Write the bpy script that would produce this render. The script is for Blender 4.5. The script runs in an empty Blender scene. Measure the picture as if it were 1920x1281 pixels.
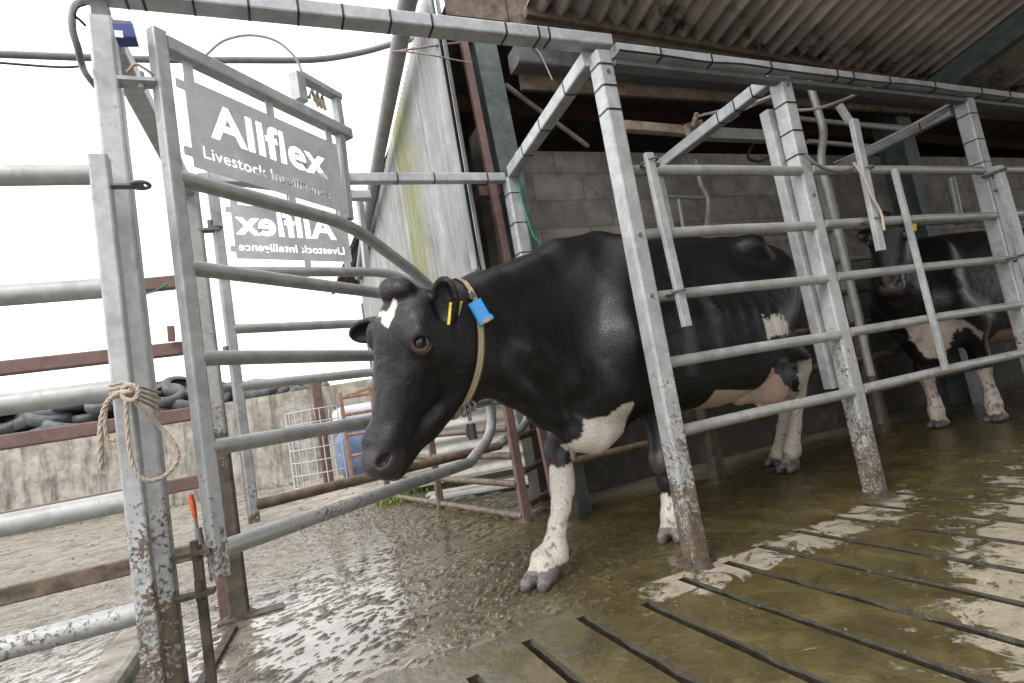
import bpy, bmesh, math, random
import numpy as np
from mathutils import Vector, Matrix

# ------------------------------------------------------------------ camera
sc = bpy.context.scene
CAM_H = 0.78
FPX, PITCH, ROLL, YAW = 1061.0, 0.0992, -0.1734, 0.4065      # focal length in px of a 1920 px wide frame

def view_matrix():
    cp, sp = math.cos(PITCH), math.sin(PITCH)
    cr, sr = math.cos(ROLL), math.sin(ROLL)
    cy, sy = math.cos(YAW), math.sin(YAW)
    B = np.array([[1, 0, 0], [0, 0, 1], [0, -1, 0]], float)
    Rx = np.array([[1, 0, 0], [0, cp, sp], [0, -sp, cp]])
    Rz = np.array([[cr, sr, 0], [-sr, cr, 0], [0, 0, 1]])
    Y = np.array([[cy, -sy, 0], [sy, cy, 0], [0, 0, 1]])
    return Rz @ Rx @ B @ Y
VM = view_matrix()
CPOS = np.array([0, 0, CAM_H])
cam_data = bpy.data.cameras.new("camera")
cam = bpy.data.objects.new("camera", cam_data)
sc.collection.objects.link(cam)
cam_data.sensor_width = 36.0
cam_data.lens = FPX / 1920 * 36.0
cam_data.clip_start = 0.05
cam_data.clip_end = 2000
mw = Matrix([list(VM.T[0]) + [0], list(VM.T[1]) + [0], list(VM.T[2]) + [CAM_H], [0, 0, 0, 1]])
cam.matrix_world = mw
sc.camera = cam

# ------------------------------------------------------------------ world, sun, exposure
SUN_EL, SUN_AZ = math.radians(48), math.radians(-60)
world = bpy.data.worlds.new("World")
sc.world = world
world.use_nodes = True
nt = world.node_tree
nt.nodes.clear()
wo = nt.nodes.new("ShaderNodeOutputWorld")
bg = nt.nodes.new("ShaderNodeBackground")
sky = nt.nodes.new("ShaderNodeTexSky")
sky.sky_type = 'NISHITA'
sky.sun_disc = False
sky.sun_elevation = SUN_EL
sky.sun_rotation = SUN_AZ
hsv = nt.nodes.new("ShaderNodeHueSaturation")
hsv.inputs['Saturation'].default_value = 0.12       # a white overcast sky
mixw = nt.nodes.new("ShaderNodeMixRGB")
mixw.inputs['Fac'].default_value = 0.62
mixw.inputs['Color2'].default_value = (9.2, 9.3, 9.5, 1)
nt.links.new(sky.outputs[0], hsv.inputs['Color'])
nt.links.new(hsv.outputs[0], mixw.inputs['Color1'])
nt.links.new(mixw.outputs[0], bg.inputs['Color'])
bg.inputs['Strength'].default_value = 0.15
nt.links.new(bg.outputs[0], wo.inputs['Surface'])
sun_d = bpy.data.lights.new("sun", 'SUN')
sun_d.energy = 1.2
sun_d.angle = math.radians(25)
sun_d.color = (1.0, 0.97, 0.93)
sun = bpy.data.objects.new("sun", sun_d)
sc.collection.objects.link(sun)
# light arrives from behind-left of the camera
sdir = Vector((math.sin(SUN_AZ) * math.cos(SUN_EL), -math.cos(SUN_AZ) * math.cos(SUN_EL), math.sin(SUN_EL)))
sun.rotation_euler = sdir.to_track_quat('Z', 'Y').to_euler()
sun.location = (-3, -3, 8)
sc.view_settings.view_transform = 'Standard'
sc.view_settings.look = 'None'
sc.view_settings.gamma = 1
sc.view_settings.exposure = 1.0
sc.view_settings.use_curve_mapping = False
sc.cycles.max_bounces = 8
sc.cycles.diffuse_bounces = 5

# ------------------------------------------------------------------ geometry helpers
def ray(x, y):
    return VM.T @ np.array([(x - 960) / FPX, -(y - 640.5) / FPX, -1.0])
def onG(x, y, z=0.0):
    d = ray(x, y); return CPOS + d * (z - CAM_H) / d[2]
def onY(x, y, Y):
    d = ray(x, y); return CPOS + d * Y / d[1]
def onX(x, y, X):
    d = ray(x, y); return CPOS + d * X / d[0]
def onP(x, y, O, u):
    """vertical plane through O along u"""
    O = np.array(O, float); n = np.array([-u[1], u[0], 0.0]); d = ray(x, y)
    return CPOS + d * (((O - CPOS) @ n) / (d @ n))
def V(p): return Vector((float(p[0]), float(p[1]), float(p[2])))
def unit(v): v = np.array(v, float); return v / np.linalg.norm(v)

class MB:
    def __init__(s): s.v = []; s.f = []; s.sm = []
    def add(s, vs, fs, smooth=False):
        o = len(s.v); s.v += [tuple(float(c) for c in v) for v in vs]
        for f in fs: s.f.append(tuple(o + i for i in f)); s.sm.append(smooth)
    def beam(s, p0, p1, w, h=None, up=(0, 0, 1), bev=None, hollow=0):
        """rounded box section from p0 to p1; h measured along up, w across"""
        h = h or w
        p0, p1 = V(p0), V(p1); d = (p1 - p0).normalized(); up = Vector(up)
        a = d.cross(up)
        if a.length < 1e-4: a = d.cross(Vector((0, 1, 0)))
        a.normalize(); b = a.cross(d).normalized()
        r = bev if bev is not None else min(w, h) * 0.13
        prof = []
        for sx, sy, st in ((1, 1, 0), (-1, 1, 90), (-1, -1, 180), (1, -1, 270)):
            for k in (0, 45, 90):
                t = math.radians(st + k)
                prof.append((sx * (w / 2 - r) + r * math.cos(t), sy * (h / 2 - r) + r * math.sin(t)))
        n = len(prof)
        vs = [p + a * x + b * y for p in (p0, p1) for x, y in prof]
        fs = [(i, (i + 1) % n, n + (i + 1) % n, n + i) for i in range(n)]
        fs = [f[::-1] for f in fs]
        fs += [tuple(range(n)), tuple(range(2 * n - 1, n - 1, -1))]
        s.add(vs, fs)
    def box(s, c, size, ax=None):
        c = V(c); ax = ax or ((1, 0, 0), (0, 1, 0), (0, 0, 1)); ax = [Vector(q) for q in ax]
        vs = [c + ax[0] * (i * size[0] / 2) + ax[1] * (j * size[1] / 2) + ax[2] * (k * size[2] / 2)
              for i in (-1, 1) for j in (-1, 1) for k in (-1, 1)]
        s.add(vs, [(0, 1, 3, 2), (4, 6, 7, 5), (0, 4, 5, 1), (2, 3, 7, 6), (0, 2, 6, 4), (1, 5, 7, 3)])
    def tube(s, pts, r, n=14, caps=True, closed=False):
        P = [V(p) for p in pts]; m = len(P)
        rs = r if isinstance(r, (list, tuple)) else [r] * m
        T = []
        for i in range(m):
            if closed: t = P[(i + 1) % m] - P[i - 1]
            else: t = P[min(i + 1, m - 1)] - P[max(i - 1, 0)]
            T.append(t.normalized())
        a = T[0].orthogonal().normalized(); vs = []
        for i in range(m):
            a = (a - T[i] * a.dot(T[i])).normalized(); b = T[i].cross(a)
            for k in range(n):
                t = 2 * math.pi * k / n
                vs.append(P[i] + (a * math.cos(t) + b * math.sin(t)) * rs[i])
        fs = []
        for i in range(m if closed else m - 1):
            j = (i + 1) % m
            for k in range(n): fs.append((i * n + k, i * n + (k + 1) % n, j * n + (k + 1) % n, j * n + k))
        s.add(vs, fs, True)
        if caps and not closed:
            s.add(vs[:n], [tuple(range(n - 1, -1, -1))]); s.add(vs[-n:], [tuple(range(n))])
    def cyl(s, p0, p1, r, n=16): s.tube([p0, p1], r, n)
    def torus(s, c, nrm, R, r, n=20, m=8):
        c = V(c); nrm = Vector(nrm).normalized(); a = nrm.orthogonal().normalized(); b = nrm.cross(a)
        s.tube([c + (a * math.cos(2 * math.pi * k / n) + b * math.sin(2 * math.pi * k / n)) * R for k in range(n)], r, m, closed=True)
    def build(s, name, mat, parent=None):
        me = bpy.data.meshes.new(name); me.from_pydata(s.v, [], s.f); me.update()
        me.polygons.foreach_set('use_smooth', s.sm)
        if mat: me.materials.append(mat)
        o = bpy.data.objects.new(name, me); sc.collection.objects.link(o)
        if parent is not None:
            if parent.type == 'EMPTY' or parent.parent or True:
                pm = world_of(parent)
                me.transform(pm.inverted())
            o.parent = parent
        return o
def world_of(o):
    m = Matrix.LocRotScale(o.location, o.rotation_euler, o.scale)
    return (world_of(o.parent) @ m) if o.parent else m
def thing(name, label, cat, loc=(0, 0, 0), group=None):
    o = bpy.data.objects.new(name, None); sc.collection.objects.link(o)
    o.location = V(loc); o.empty_display_size = 0.1
    o['label'] = label; o['category'] = cat
    if group: o['group'] = group
    return o
def tag(o, label, cat, group=None):
    o['label'] = label; o['category'] = cat
    if group: o['group'] = group
    return o
def structure(o, label=None, cat=None):
    o['kind'] = 'structure'
    if label: o['label'] = label
    if cat: o['category'] = cat
    return o
def smooth_path(pts, per=8):
    """Catmull-Rom through the points"""
    P = [np.array(p, float) for p in pts]; P = [2 * P[0] - P[1]] + P + [2 * P[-1] - P[-2]]; out = []
    for i in range(1, len(P) - 2):
        for k in range(per):
            t = k / per
            out.append(.5 * ((2 * P[i]) + (-P[i - 1] + P[i + 1]) * t + (2 * P[i - 1] - 5 * P[i] + 4 * P[i + 1] - P[i + 2]) * t * t
                             + (-P[i - 1] + 3 * P[i] - 3 * P[i + 1] + P[i + 2]) * t ** 3))
    out.append(P[-2]); return out
def bend_path(pts, r=0.12, per=6):
    """straight runs with rounded corners of radius ~r"""
    P = [np.array(p, float) for p in pts]; out = [P[0]]
    for i in range(1, len(P) - 1):
        a, b, c = P[i - 1], P[i], P[i + 1]
        la = min(r, np.linalg.norm(a - b) * .45); lc = min(r, np.linalg.norm(c - b) * .45)
        s0 = b + unit(a - b) * la; s1 = b + unit(c - b) * lc
        for k in range(per + 1):
            t = k / per; out.append((1 - t) ** 2 * s0 + 2 * t * (1 - t) * b + t * t * s1)
    out.append(P[-1]); return out

# ------------------------------------------------------------------ materials
def mat_base(name):
    m = bpy.data.materials.new(name); m.use_nodes = True; n = m.node_tree; n.nodes.clear()
    out = n.nodes.new('ShaderNodeOutputMaterial'); b = n.nodes.new('ShaderNodeBsdfPrincipled')
    n.links.new(b.outputs[0], out.inputs[0]); return m, n, b
class NT:
    def __init__(s, n): s.n = n
    def new(s, t, **kw):
        o = s.n.nodes.new('ShaderNode' + t)
        for k, v in kw.items():
            if k in ('operation', 'blend_type', 'feature', 'interpolation', 'noise_dimensions', 'distance', 'data_type', 'layer_name', 'attribute_name', 'wave_type', 'bands_direction', 'invert'): setattr(o, k, v)
            else: o.inputs[k.replace('_', ' ')].default_value = v
        return o
    def link(s, a, b): s.n.links.new(a, b)
    def pos(s): return s.new('NewGeometry').outputs['Position']
    def obj(s): return s.new('TexCoord').outputs['Object']
    def noise(s, co, scale, detail=4, rough=.55, dist=0.0, stretch=None):
        if stretch:
            mp = s.new('Mapping'); mp.inputs['Scale'].default_value = stretch; s.link(co, mp.inputs['Vector']); co = mp.outputs[0]
        o = s.new('TexNoise', Scale=scale, Detail=detail, Roughness=rough, Distortion=dist); s.link(co, o.inputs['Vector']); return o.outputs['Fac']
    def ramp(s, fac, stops, interp='LINEAR'):
        r = s.new('ValToRGB'); r.color_ramp.interpolation = interp; s.link(fac, r.inputs[0]); e = r.color_ramp.elements
        while len(e) < len(stops): e.new(.5)
        for i, (p, c) in enumerate(stops):
            e[i].position = p; e[i].color = (c if isinstance(c, tuple) else (c, c, c)) + (1,) if not (isinstance(c, tuple) and len(c) == 4) else c
        return r.outputs[0]
    def mix(s, f, a, b, blend='MIX'):
        m = s.new('MixRGB', blend_type=blend)
        for i, q in ((0, f), (1, a), (2, b)):
            if hasattr(q, 'links'): s.link(q, m.inputs[i])
            elif i == 0: m.inputs[0].default_value = q
            else: m.inputs[i].default_value = (q if isinstance(q, tuple) else (q, q, q)) + (1,)
        return m.outputs[0]
    def math(s, op, a, b=0.0, clamp=False):
        m = s.new('Math', operation=op); m.use_clamp = clamp
        for i, q in ((0, a), (1, b)):
            if hasattr(q, 'links'): s.link(q, m.inputs[i])
            else: m.inputs[i].default_value = q
        return m.outputs[0]
    def sep(s, co):
        o = s.new('SeparateXYZ'); s.link(co, o.inputs[0]); return o.outputs
    def bump(s, h, strength=.3, dist=.01, normal=None):
        o = s.new('Bump', Strength=strength, Distance=dist); s.link(h, o.inputs['Height'])
        if normal is not None: s.link(normal, o.inputs['Normal'])
        return o.outputs[0]

def metal_mat(name, c0, c1, rust=.15, mud=.4, metallic=.35, rough=.42, mudz=(.35, .9), mudcol=(.10, .075, .05)):
    """weathered steel: spangle and stain, rust freckles, splashes of muck that thicken towards the floor"""
    m, n, b = mat_base(name); N = NT(n); p = N.pos()
    sp = N.new('TexVoronoi', Scale=55.0, feature='F1'); N.link(p, sp.inputs['Vector'])
    f = N.noise(p, 9, 6, .6, .6)
    f2 = N.mix(.16, f, sp.outputs['Color'])
    col = N.ramp(f2, [(.28, c0), (.72, c1)])
    blot = N.noise(p, 3.2, 5, .65, .8)
    col = N.mix(N.math('MULTIPLY', N.ramp(blot, [(.52, 0.0), (.72, 1.0)]), .35), col, tuple(x * .55 for x in c0))
    rn = N.noise(p, 34, 6, .7, .4); rm = N.noise(p, 4.1, 3, .5)
    rk = N.math('MULTIPLY', N.ramp(rn, [(.60, 0.0), (.68, 1.0)]), N.ramp(rm, [(.45, 0.0), (.62, 1.0)]))
    col = N.mix(N.math('MULTIPLY', rk, rust * 4, True), col, (.19, .10, .05))
    z = N.sep(p)[2]
    lo = N.new('MapRange'); lo.inputs['From Min'].default_value = mudz[1]; lo.inputs['From Max'].default_value = mudz[0] - .3
    lo.inputs['To Min'].default_value = 0; lo.inputs['To Max'].default_value = 1; N.link(z, lo.inputs[0])
    mn = N.noise(p, 75, 5, .72, .3); mb = N.noise(p, 9, 5, .6, .3)
    msum = N.math('ADD', N.math('MULTIPLY', mn, .6), N.math('MULTIPLY', mb, .4))
    thr = N.math('SUBTRACT', .69, N.math('MULTIPLY', N.math('MULTIPLY', lo.outputs[0], mud), .42))
    mk = N.math('MULTIPLY', N.math('SUBTRACT', msum, thr), 22, True)
    mk.node.use_clamp = True
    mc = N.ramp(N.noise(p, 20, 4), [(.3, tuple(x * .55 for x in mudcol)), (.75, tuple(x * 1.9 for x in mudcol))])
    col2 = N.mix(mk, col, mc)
    N.link(col2, b.inputs['Base Color'])
    N.link(N.math('MULTIPLY', N.math('SUBTRACT', 1.0, mk), metallic), b.inputs['Metallic'])
    r = N.ramp(f, [(.3, rough - .07), (.7, rough + .14)])
    N.link(r, b.inputs['Roughness'])
    h = N.math('ADD', N.math('MULTIPLY', mk, 1.0), N.math('MULTIPLY', mn, .25))
    N.link(N.bump(h, .5, .004), b.inputs['Normal'])
    return m
GALV = metal_mat('galvanised_steel', (.27, .28, .29), (.50, .51, .52), metallic=.18, rust=.08, mud=.35)
GALV_MUD = metal_mat('galvanised_steel_mucky', (.27, .275, .275), (.50, .505, .50), metallic=.18, rust=.14, mud=.72, mudz=(.30, 1.25))
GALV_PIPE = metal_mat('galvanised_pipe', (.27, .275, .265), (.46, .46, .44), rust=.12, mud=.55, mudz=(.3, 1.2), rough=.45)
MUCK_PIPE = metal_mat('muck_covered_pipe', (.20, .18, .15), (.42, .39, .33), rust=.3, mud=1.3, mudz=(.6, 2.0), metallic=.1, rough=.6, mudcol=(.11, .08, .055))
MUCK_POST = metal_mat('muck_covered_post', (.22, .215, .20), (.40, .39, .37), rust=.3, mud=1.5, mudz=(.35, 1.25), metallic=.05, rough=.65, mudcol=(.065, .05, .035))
BROWN = metal_mat('red_oxide_steel', (.10, .055, .048), (.20, .12, .105), rust=.3, mud=.4, metallic=0, rough=.6, mudz=(.3, 1.1))
GREEN = metal_mat('green_painted_steel', (.035, .06, .055), (.13, .155, .145), rust=1.2, mud=.4, metallic=0, rough=.5)
DKSTEEL = metal_mat('dull_grey_steel', (.10, .105, .11), (.19, .195, .20), rust=.3, mud=.2, metallic=.2, rough=.55)
RUSTY = metal_mat('rusty_pale_steel', (.22, .14, .08), (.48, .42, .35), rust=1.2, mud=.2, metallic=.1, rough=.6)
def flat_mat(name, c, rough=.6, var=.25, scale=25, metallic=0, bump=.1, spec=None):
    m, n, b = mat_base(name); N = NT(n); p = N.pos()
    f = N.noise(p, scale, 5, .6)
    N.link(N.ramp(f, [(.3, tuple(x * (1 - var) for x in c)), (.7, tuple(min(1, x * (1 + var)) for x in c))]), b.inputs['Base Color'])
    b.inputs['Roughness'].default_value = rough; b.inputs['Metallic'].default_value = metallic
    if spec is not None: b.inputs['Specular IOR Level'].default_value = spec
    N.link(N.bump(N.noise(p, scale * 4, 4), bump, .004), b.inputs['Normal']); return m
RUBBER = flat_mat('black_rubber', (.018, .018, .018), .6)
CABLE = flat_mat('black_plastic', (.02, .02, .022), .45)
ROPE = None
# ------------------------------------------------------------------ ground and concrete
def ground_mat():
    m, n, b = mat_base('slurry_on_concrete'); N = NT(n); p = N.pos(); X, Y, Z = N.sep(p)
    M = N.math
    def band(v, a, bb):      # 0 -> 1 between a and bb
        o = N.new('MapRange'); o.inputs['From Min'].default_value = a; o.inputs['From Max'].default_value = bb; N.link(v, o.inputs[0]); return o.outputs[0]
    big = N.noise(p, 1.3, 5, .6, .6); med = N.noise(p, 5, 6, .65, .8); fine = N.noise(p, 42, 5, .7)
    str_ = N.noise(p, 4.5, 8, .74, .35, stretch=(1.8, .8, 1))
    grit = N.noise(p, 130, 4, .7)
    # colours of things themselves: dry concrete, slurry film, thick muck, yard dirt
    dry = N.ramp(N.noise(p, 11, 6, .7), [(.30, (.20, .165, .115)), (.5, (.30, .255, .185)), (.72, (.40, .345, .26))])
    slur = N.ramp(med, [(.30, (.045, .034, .011)), (.55, (.098, .076, .025)), (.75, (.165, .13, .058))])
    # where the slats have dried: along the head of the slots and out to the lower right
    d1 = M('MULTIPLY', M('MULTIPLY', band(Y, 2.02, 1.92), band(Y, 1.58, 1.76)), M('MULTIPLY', band(X, .95, 1.25), band(X, 3.1, 2.4)))
    edge = M('ADD', M('MULTIPLY', X, .42), M('MULTIPLY', Y, -1.0))
    d2 = M('MULTIPLY', M('MULTIPLY', band(edge, -.66, -.22), band(X, 1.1, 1.6)), M('ADD', .45, M('MULTIPLY', band(X, 3.6, 2.3), .55)))
    dsum = M('MAXIMUM', M('MULTIPLY', d1, M('ADD', .35, M('MULTIPLY', N.noise(p, 2.3, 3, .5), .72))), d2)
    dn = M('ADD', dsum, M('MULTIPLY', M('SUBTRACT', N.noise(p, 7.5, 9, .76, .6), .5), 3.0))
    fd = M('SUBTRACT', 1.0, band(Y, 3.0, 3.25)) ; 
    far = band(M('ADD', Y, M('MULTIPLY', M('SUBTRACT', big, .5), 1.8)), 3.2, 4.3)
    drym = band(dn, .50, .62)
    drym = M('MULTIPLY', drym, M('GREATER_THAN', dsum, .04))
    # far yard: pale trodden dirt
    yard = N.ramp(N.noise(p, 6, 7, .75, .3), [(.28, (.12, .095, .065)), (.46, (.32, .28, .22)), (.70, (.48, .43, .35))])
    wet = M('MULTIPLY', band(M('ADD', M('ABSOLUTE', M('SUBTRACT', Y, 3.9)), M('MULTIPLY', M('SUBTRACT', N.noise(p, 2.1, 6, .7), .5), 3.2)), 1.5, .9), band(X, 1.5, .5))
    leftmud = band(M('ADD', X, M('MULTIPLY', M('SUBTRACT', big, .5), .9)), .50, -.35)
    greym = N.ramp(str_, [(.32, (.07, .058, .040)), (.52, (.19, .165, .125)), (.70, (.33, .29, .23))])
    col = N.mix(leftmud, slur, greym)
    col = N.mix(drym, col, dry)
    col = N.mix(M('MULTIPLY', far, M('SUBTRACT', 1.0, M('MULTIPLY', wet, .75))), col, yard)
    pen = M('MULTIPLY', M('MULTIPLY', band(Y, 3.6, 3.9), band(X, 1.28, 1.36)), .92)
    col = N.mix(pen, col, N.ramp(fine, [(.35, (.035, .027, .018)), (.7, (.12, .095, .065))]))
    peb = N.ramp(N.noise(p, 34, 7, .85), [(.585, 0.0), (.63, 1.0)])
    col = N.mix(M('MULTIPLY', peb, M('ADD', .5, M('MULTIPLY', far, .4))), col, (.05, .038, .024))
    dk = M('MULTIPLY', M('MULTIPLY', far, N.ramp(N.noise(p, 3.3, 8, .78, .4), [(.50, 0.0), (.60, 1.0)])), .75)
    col = N.mix(dk, col, (.085, .070, .050))
    N.link(col, b.inputs['Base Color'])
    # wetness
    dryall = M('MAXIMUM', drym, M('MULTIPLY', far, M('SUBTRACT', 1.0, wet)))
    r = N.mix(dryall, N.ramp(str_, [(.3, .09), (.5, .17), (.75, .40)]), .82)
    N.link(r, b.inputs['Roughness'])
    b.inputs['Specular IOR Level'].default_value = .75
    film = M('MULTIPLY', M('SUBTRACT', 1.0, dryall), M('ADD', .10, M('MULTIPLY', N.ramp(N.noise(p, 2.6, 6, .7, 1.0), [(.38, .25), (.55, 1.0)]), band(X, 1.5, .5))), True)
    N.link(film, b.inputs['Coat Weight']); b.inputs['Coat IOR'].default_value = 1.9; b.inputs['Coat Roughness'].default_value = .08
    # relief: drag marks, hoof-churned ridges, thin ripples in the film
    rid = M('ADD', M('ABSOLUTE', M('SUBTRACT', N.noise(p, 24, 7, .70, .5, stretch=(1.3, .8, 1)), .5)), M('MULTIPLY', N.noise(p, 62, 4, .65), .45))
    h = M('ADD', M('MULTIPLY', rid, M('ADD', .22, M('MULTIPLY', leftmud, 2.6))), M('MULTIPLY', fine, M('ADD', .05, M('MULTIPLY', leftmud, .7))))
    h = M('ADD', h, M('MULTIPLY', drym, .10)); h = M('ADD', h, M('MULTIPLY', peb, .12))
    h = M('ADD', h, M('MULTIPLY', M('MULTIPLY', far, N.noise(p, 55, 6, .8)), .30))
    N.link(N.bump(h, .8, .035), b.inputs['Normal']); N.link(N.bump(h, .62, .028), b.inputs['Coat Normal']); return m
GROUND = ground_mat()
PIT = flat_mat('dark_pit', (.006, .005, .003), .5, .4, 8)
SLOTM = flat_mat('slot_wall', (.030, .024, .014), .5, .6, 40, bump=.7)
SLOT_X = [.21, .43, .65, .87, 1.09, 1.325, 1.55, 1.77, 2.005, 2.255, 2.49, 2.73, 2.97, 3.21, 3.45, 3.69, 3.93, 4.17, 4.41, 4.65, 4.89, 5.13]
SLOT_END = [1.78, 1.72, 1.82, 1.85, 1.78, 1.87, 1.87, 1.91, 1.925, 1.945, 1.95, 1.95, 1.95, 1.95, 1.95, 1.95, 1.95, 1.95, 1.95, 1.95, 1.95, 1.95]
def build_ground():
    vs = []; fs = []
    def quad(a, b_, c, d): o = len(vs); vs.extend([a, b_, c, d]); fs.append((o, o + 1, o + 2, o + 3))
    W = .039; Y0, Y1 = -2.5, 2.0; XL, XR = -60, 80
    def rect(x0, x1, y0, y1): quad((x0, y0, 0), (x1, y0, 0), (x1, y1, 0), (x0, y1, 0))
    rect(XL, XR, Y1, 90); rect(XL, SLOT_X[0] - W / 2, Y0, Y1); rect(SLOT_X[-1] + W / 2, XR, Y0, Y1); rect(XL, XR, -60, Y0)
    rnd = random.Random(4)
    for i, (x, e) in enumerate(zip(SLOT_X, SLOT_END)):
        if i < len(SLOT_X) - 1: rect(x + W / 2, SLOT_X[i + 1] - W / 2, Y0, Y1)
        rect(x - W / 2, x + W / 2, e, Y1)
        # slightly ragged, rounded lips and the faces going down
        N_ = 60; ys = [Y0 + (e - Y0) * k / N_ for k in range(N_ + 1)]
        for sg in (-1, 1):
            xe = x + sg * W / 2; pr = None
            for y in ys:
                j = .009 * rnd.random() ** 2
                cur = [(xe, y, 0), (xe - sg * (.004 + j), y, -.006 - j), (xe - sg * .006, y, -.16)]
                if pr:
                    for a in (0, 1):
                        f = (pr[a], cur[a], cur[a + 1], pr[a + 1]); quad(*(f if sg > 0 else f[::-1]))
                pr = cur
        quad((x - W / 2, e, 0), (x - W / 2, e, -.16), (x + W / 2, e, -.16), (x + W / 2, e, 0))
    me = bpy.data.meshes.new('ground'); me.from_pydata(vs, [], fs); me.materials.append(GROUND); me.materials.append(SLOTM)
    me.polygons.foreach_set('material_index', [1 if any(vs[i][2] < -.003 for i in f) else 0 for f in fs])
    o = bpy.data.objects.new('ground', me); sc.collection.objects.link(o); structure(o, 'wet slurry covered concrete floor with long drain slots')
    mb = MB(); mb.box((2.6, -.2, -.20), (6.2, 5, .04)); structure(mb.build('slurry_channel', PIT), 'dark slurry channel under the floor slots')
    # joint between the race floor and the yard
    mb = MB(); pts = [onG(x, y, .0) for x, y in ((520, 1150), (700, 1085), (850, 1040), (960, 1010), (1035, 988), (1085, 978))]
    mb.tube([p + np.array([0, 0, -.003]) for p in smooth_path(pts, 5)], .008, 6)
    structure(mb.build('floor_joint', flat_mat('joint_muck', (.05, .04, .028), .6)), 'dark joint across the concrete')
build_ground()

def concrete_mat(name, c, dark, blocks=None, vert_streak=True, green=0):
    m, n, b = mat_base(name); N = NT(n); p = N.pos(); X, Y, Z = N.sep(p)
    f = N.noise(p, 5, 7, .7, .4); g = N.noise(p, 45, 5, .7)
    col = N.ramp(f, [(.28, dark), (.60, c), (.8, tuple(min(1, x * 1.25) for x in c))])
    if vert_streak:
        s_ = N.noise(p, 5, 6, .7, .3, stretch=(1.2, 1.2, .18)); col = N.mix(N.ramp(s_, [(.48, 0.0), (.66, .85)]), col, tuple(x * .5 for x in dark))
    if green:
        gm = N.noise(p, 2.2, 5, .6); col = N.mix(N.math('MULTIPLY', N.ramp(gm, [(.5, 0.0), (.65, 1.0)]), green), col, (.16, .17, .05))
    hh = N.math('ADD', N.math('MULTIPLY', f, .6), N.math('MULTIPLY', g, .4))
    if blocks:
        br = N.new('TexBrick'); br.inputs['Scale'].default_value = 1.0
        br.inputs['Brick Width'].default_value = blocks[0]; br.inputs['Row Height'].default_value = blocks[1]
        br.inputs['Mortar Size'].default_value = .007; br.inputs['Mortar Smooth'].default_value = .3; br.inputs['Bias'].default_value = 0
        br.inputs['Color1'].default_value = (1, 1, 1, 1); br.inputs['Color2'].default_value = (.62, .60, .56, 1); br.inputs['Mortar'].default_value = (.55, .5, .45, 1)
        cb = N.new('CombineXYZ'); N.link(X, cb.inputs[0]); N.link(Z, cb.inputs[1]); N.link(cb.outputs[0], br.inputs[0])
        col = N.mix(.75, col, br.outputs[0], 'MULTIPLY'); hh = N.math('SUBTRACT', hh, N.math('MULTIPLY', br.outputs[1], 1.2))
    if blocks:      # much darker towards the bottom, with a ragged upper edge
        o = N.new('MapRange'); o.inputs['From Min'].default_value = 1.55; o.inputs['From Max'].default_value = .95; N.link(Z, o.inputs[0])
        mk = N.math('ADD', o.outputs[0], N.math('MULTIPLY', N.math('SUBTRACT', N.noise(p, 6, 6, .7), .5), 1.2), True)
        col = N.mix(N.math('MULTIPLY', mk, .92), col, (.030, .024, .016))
    N.link(col, b.inputs['Base Color']); b.inputs['Roughness'].default_value = .85
    N.link(N.bump(hh, .55, .02), b.inputs['Normal']); return m
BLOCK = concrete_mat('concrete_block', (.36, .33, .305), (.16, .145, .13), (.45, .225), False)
OLDWALL = concrete_mat('weathered_concrete', (.40, .37, .33), (.14, .12, .095), green=.35)
def corr_mat(name, base, dark, moss=0, streak=.6, alga=False):
    m, n, b = mat_base(name); N = NT(n); p = N.pos(); X, Y, Z = N.sep(p)
    f = N.noise(p, 3.5, 6, .65, .3)
    st = (1.5, 8, .35) if alga else (7, .8, .8)
    s_ = N.noise(p, 2.2, 7, .7, .2, stretch=st)
    col = N.ramp(N.math('ADD', N.math('MULTIPLY', f, .4), N.math('MULTIPLY', s_, .6)), [(.32, dark), (.52, base), (.72, tuple(min(1, x * 1.7) for x in base))])
    if alga:
        # a green-yellow run of algae down the sheets
        a = N.math('ABSOLUTE', N.math('SUBTRACT', N.math('ADD', Y, N.math('MULTIPLY', N.math('SUBTRACT', s_, .5), 2.2)), 4.75))
        am = N.math('MULTIPLY', N.ramp(a, [(.18, 1.0), (.62, 0.0)]), N.ramp(N.noise(p, 3, 6, .7, .3, stretch=(1, 5, .5)), [(.34, 0.0), (.52, 1.0)]))
        col = N.mix(N.math('MULTIPLY', am, .85), col, (.19, .195, .06))
    if moss:
        mm = N.math('MULTIPLY', N.ramp(N.noise(p, 4.2, 5, .7), [(.50, 0.0), (.60, 1.0)]), 1.0)
        o = N.new('MapRange'); o.inputs['From Min'].default_value = 2.62; o.inputs['From Max'].default_value = 2.90; N.link(Y, o.inputs[0])
        col = N.mix(N.math('MULTIPLY', mm, o.outputs[0]), col, (.045, .06, .015))
    N.link(col, b.inputs['Base Color']); b.inputs['Roughness'].default_value = .8
    N.link(N.bump(N.noise(p, 60, 5, .7), .3, .01), b.inputs['Normal']); return m
ROOFM = corr_mat('fibre_cement_roof', (.46, .40, .375), (.22, .175, .16), moss=1)
ROOFD = corr_mat('old_roof_sheet', (.10, .085, .075), (.05, .042, .036))
CLAD = corr_mat('weathered_cladding', (.27, .275, .27), (.13, .13, .125), alga=True)

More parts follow.
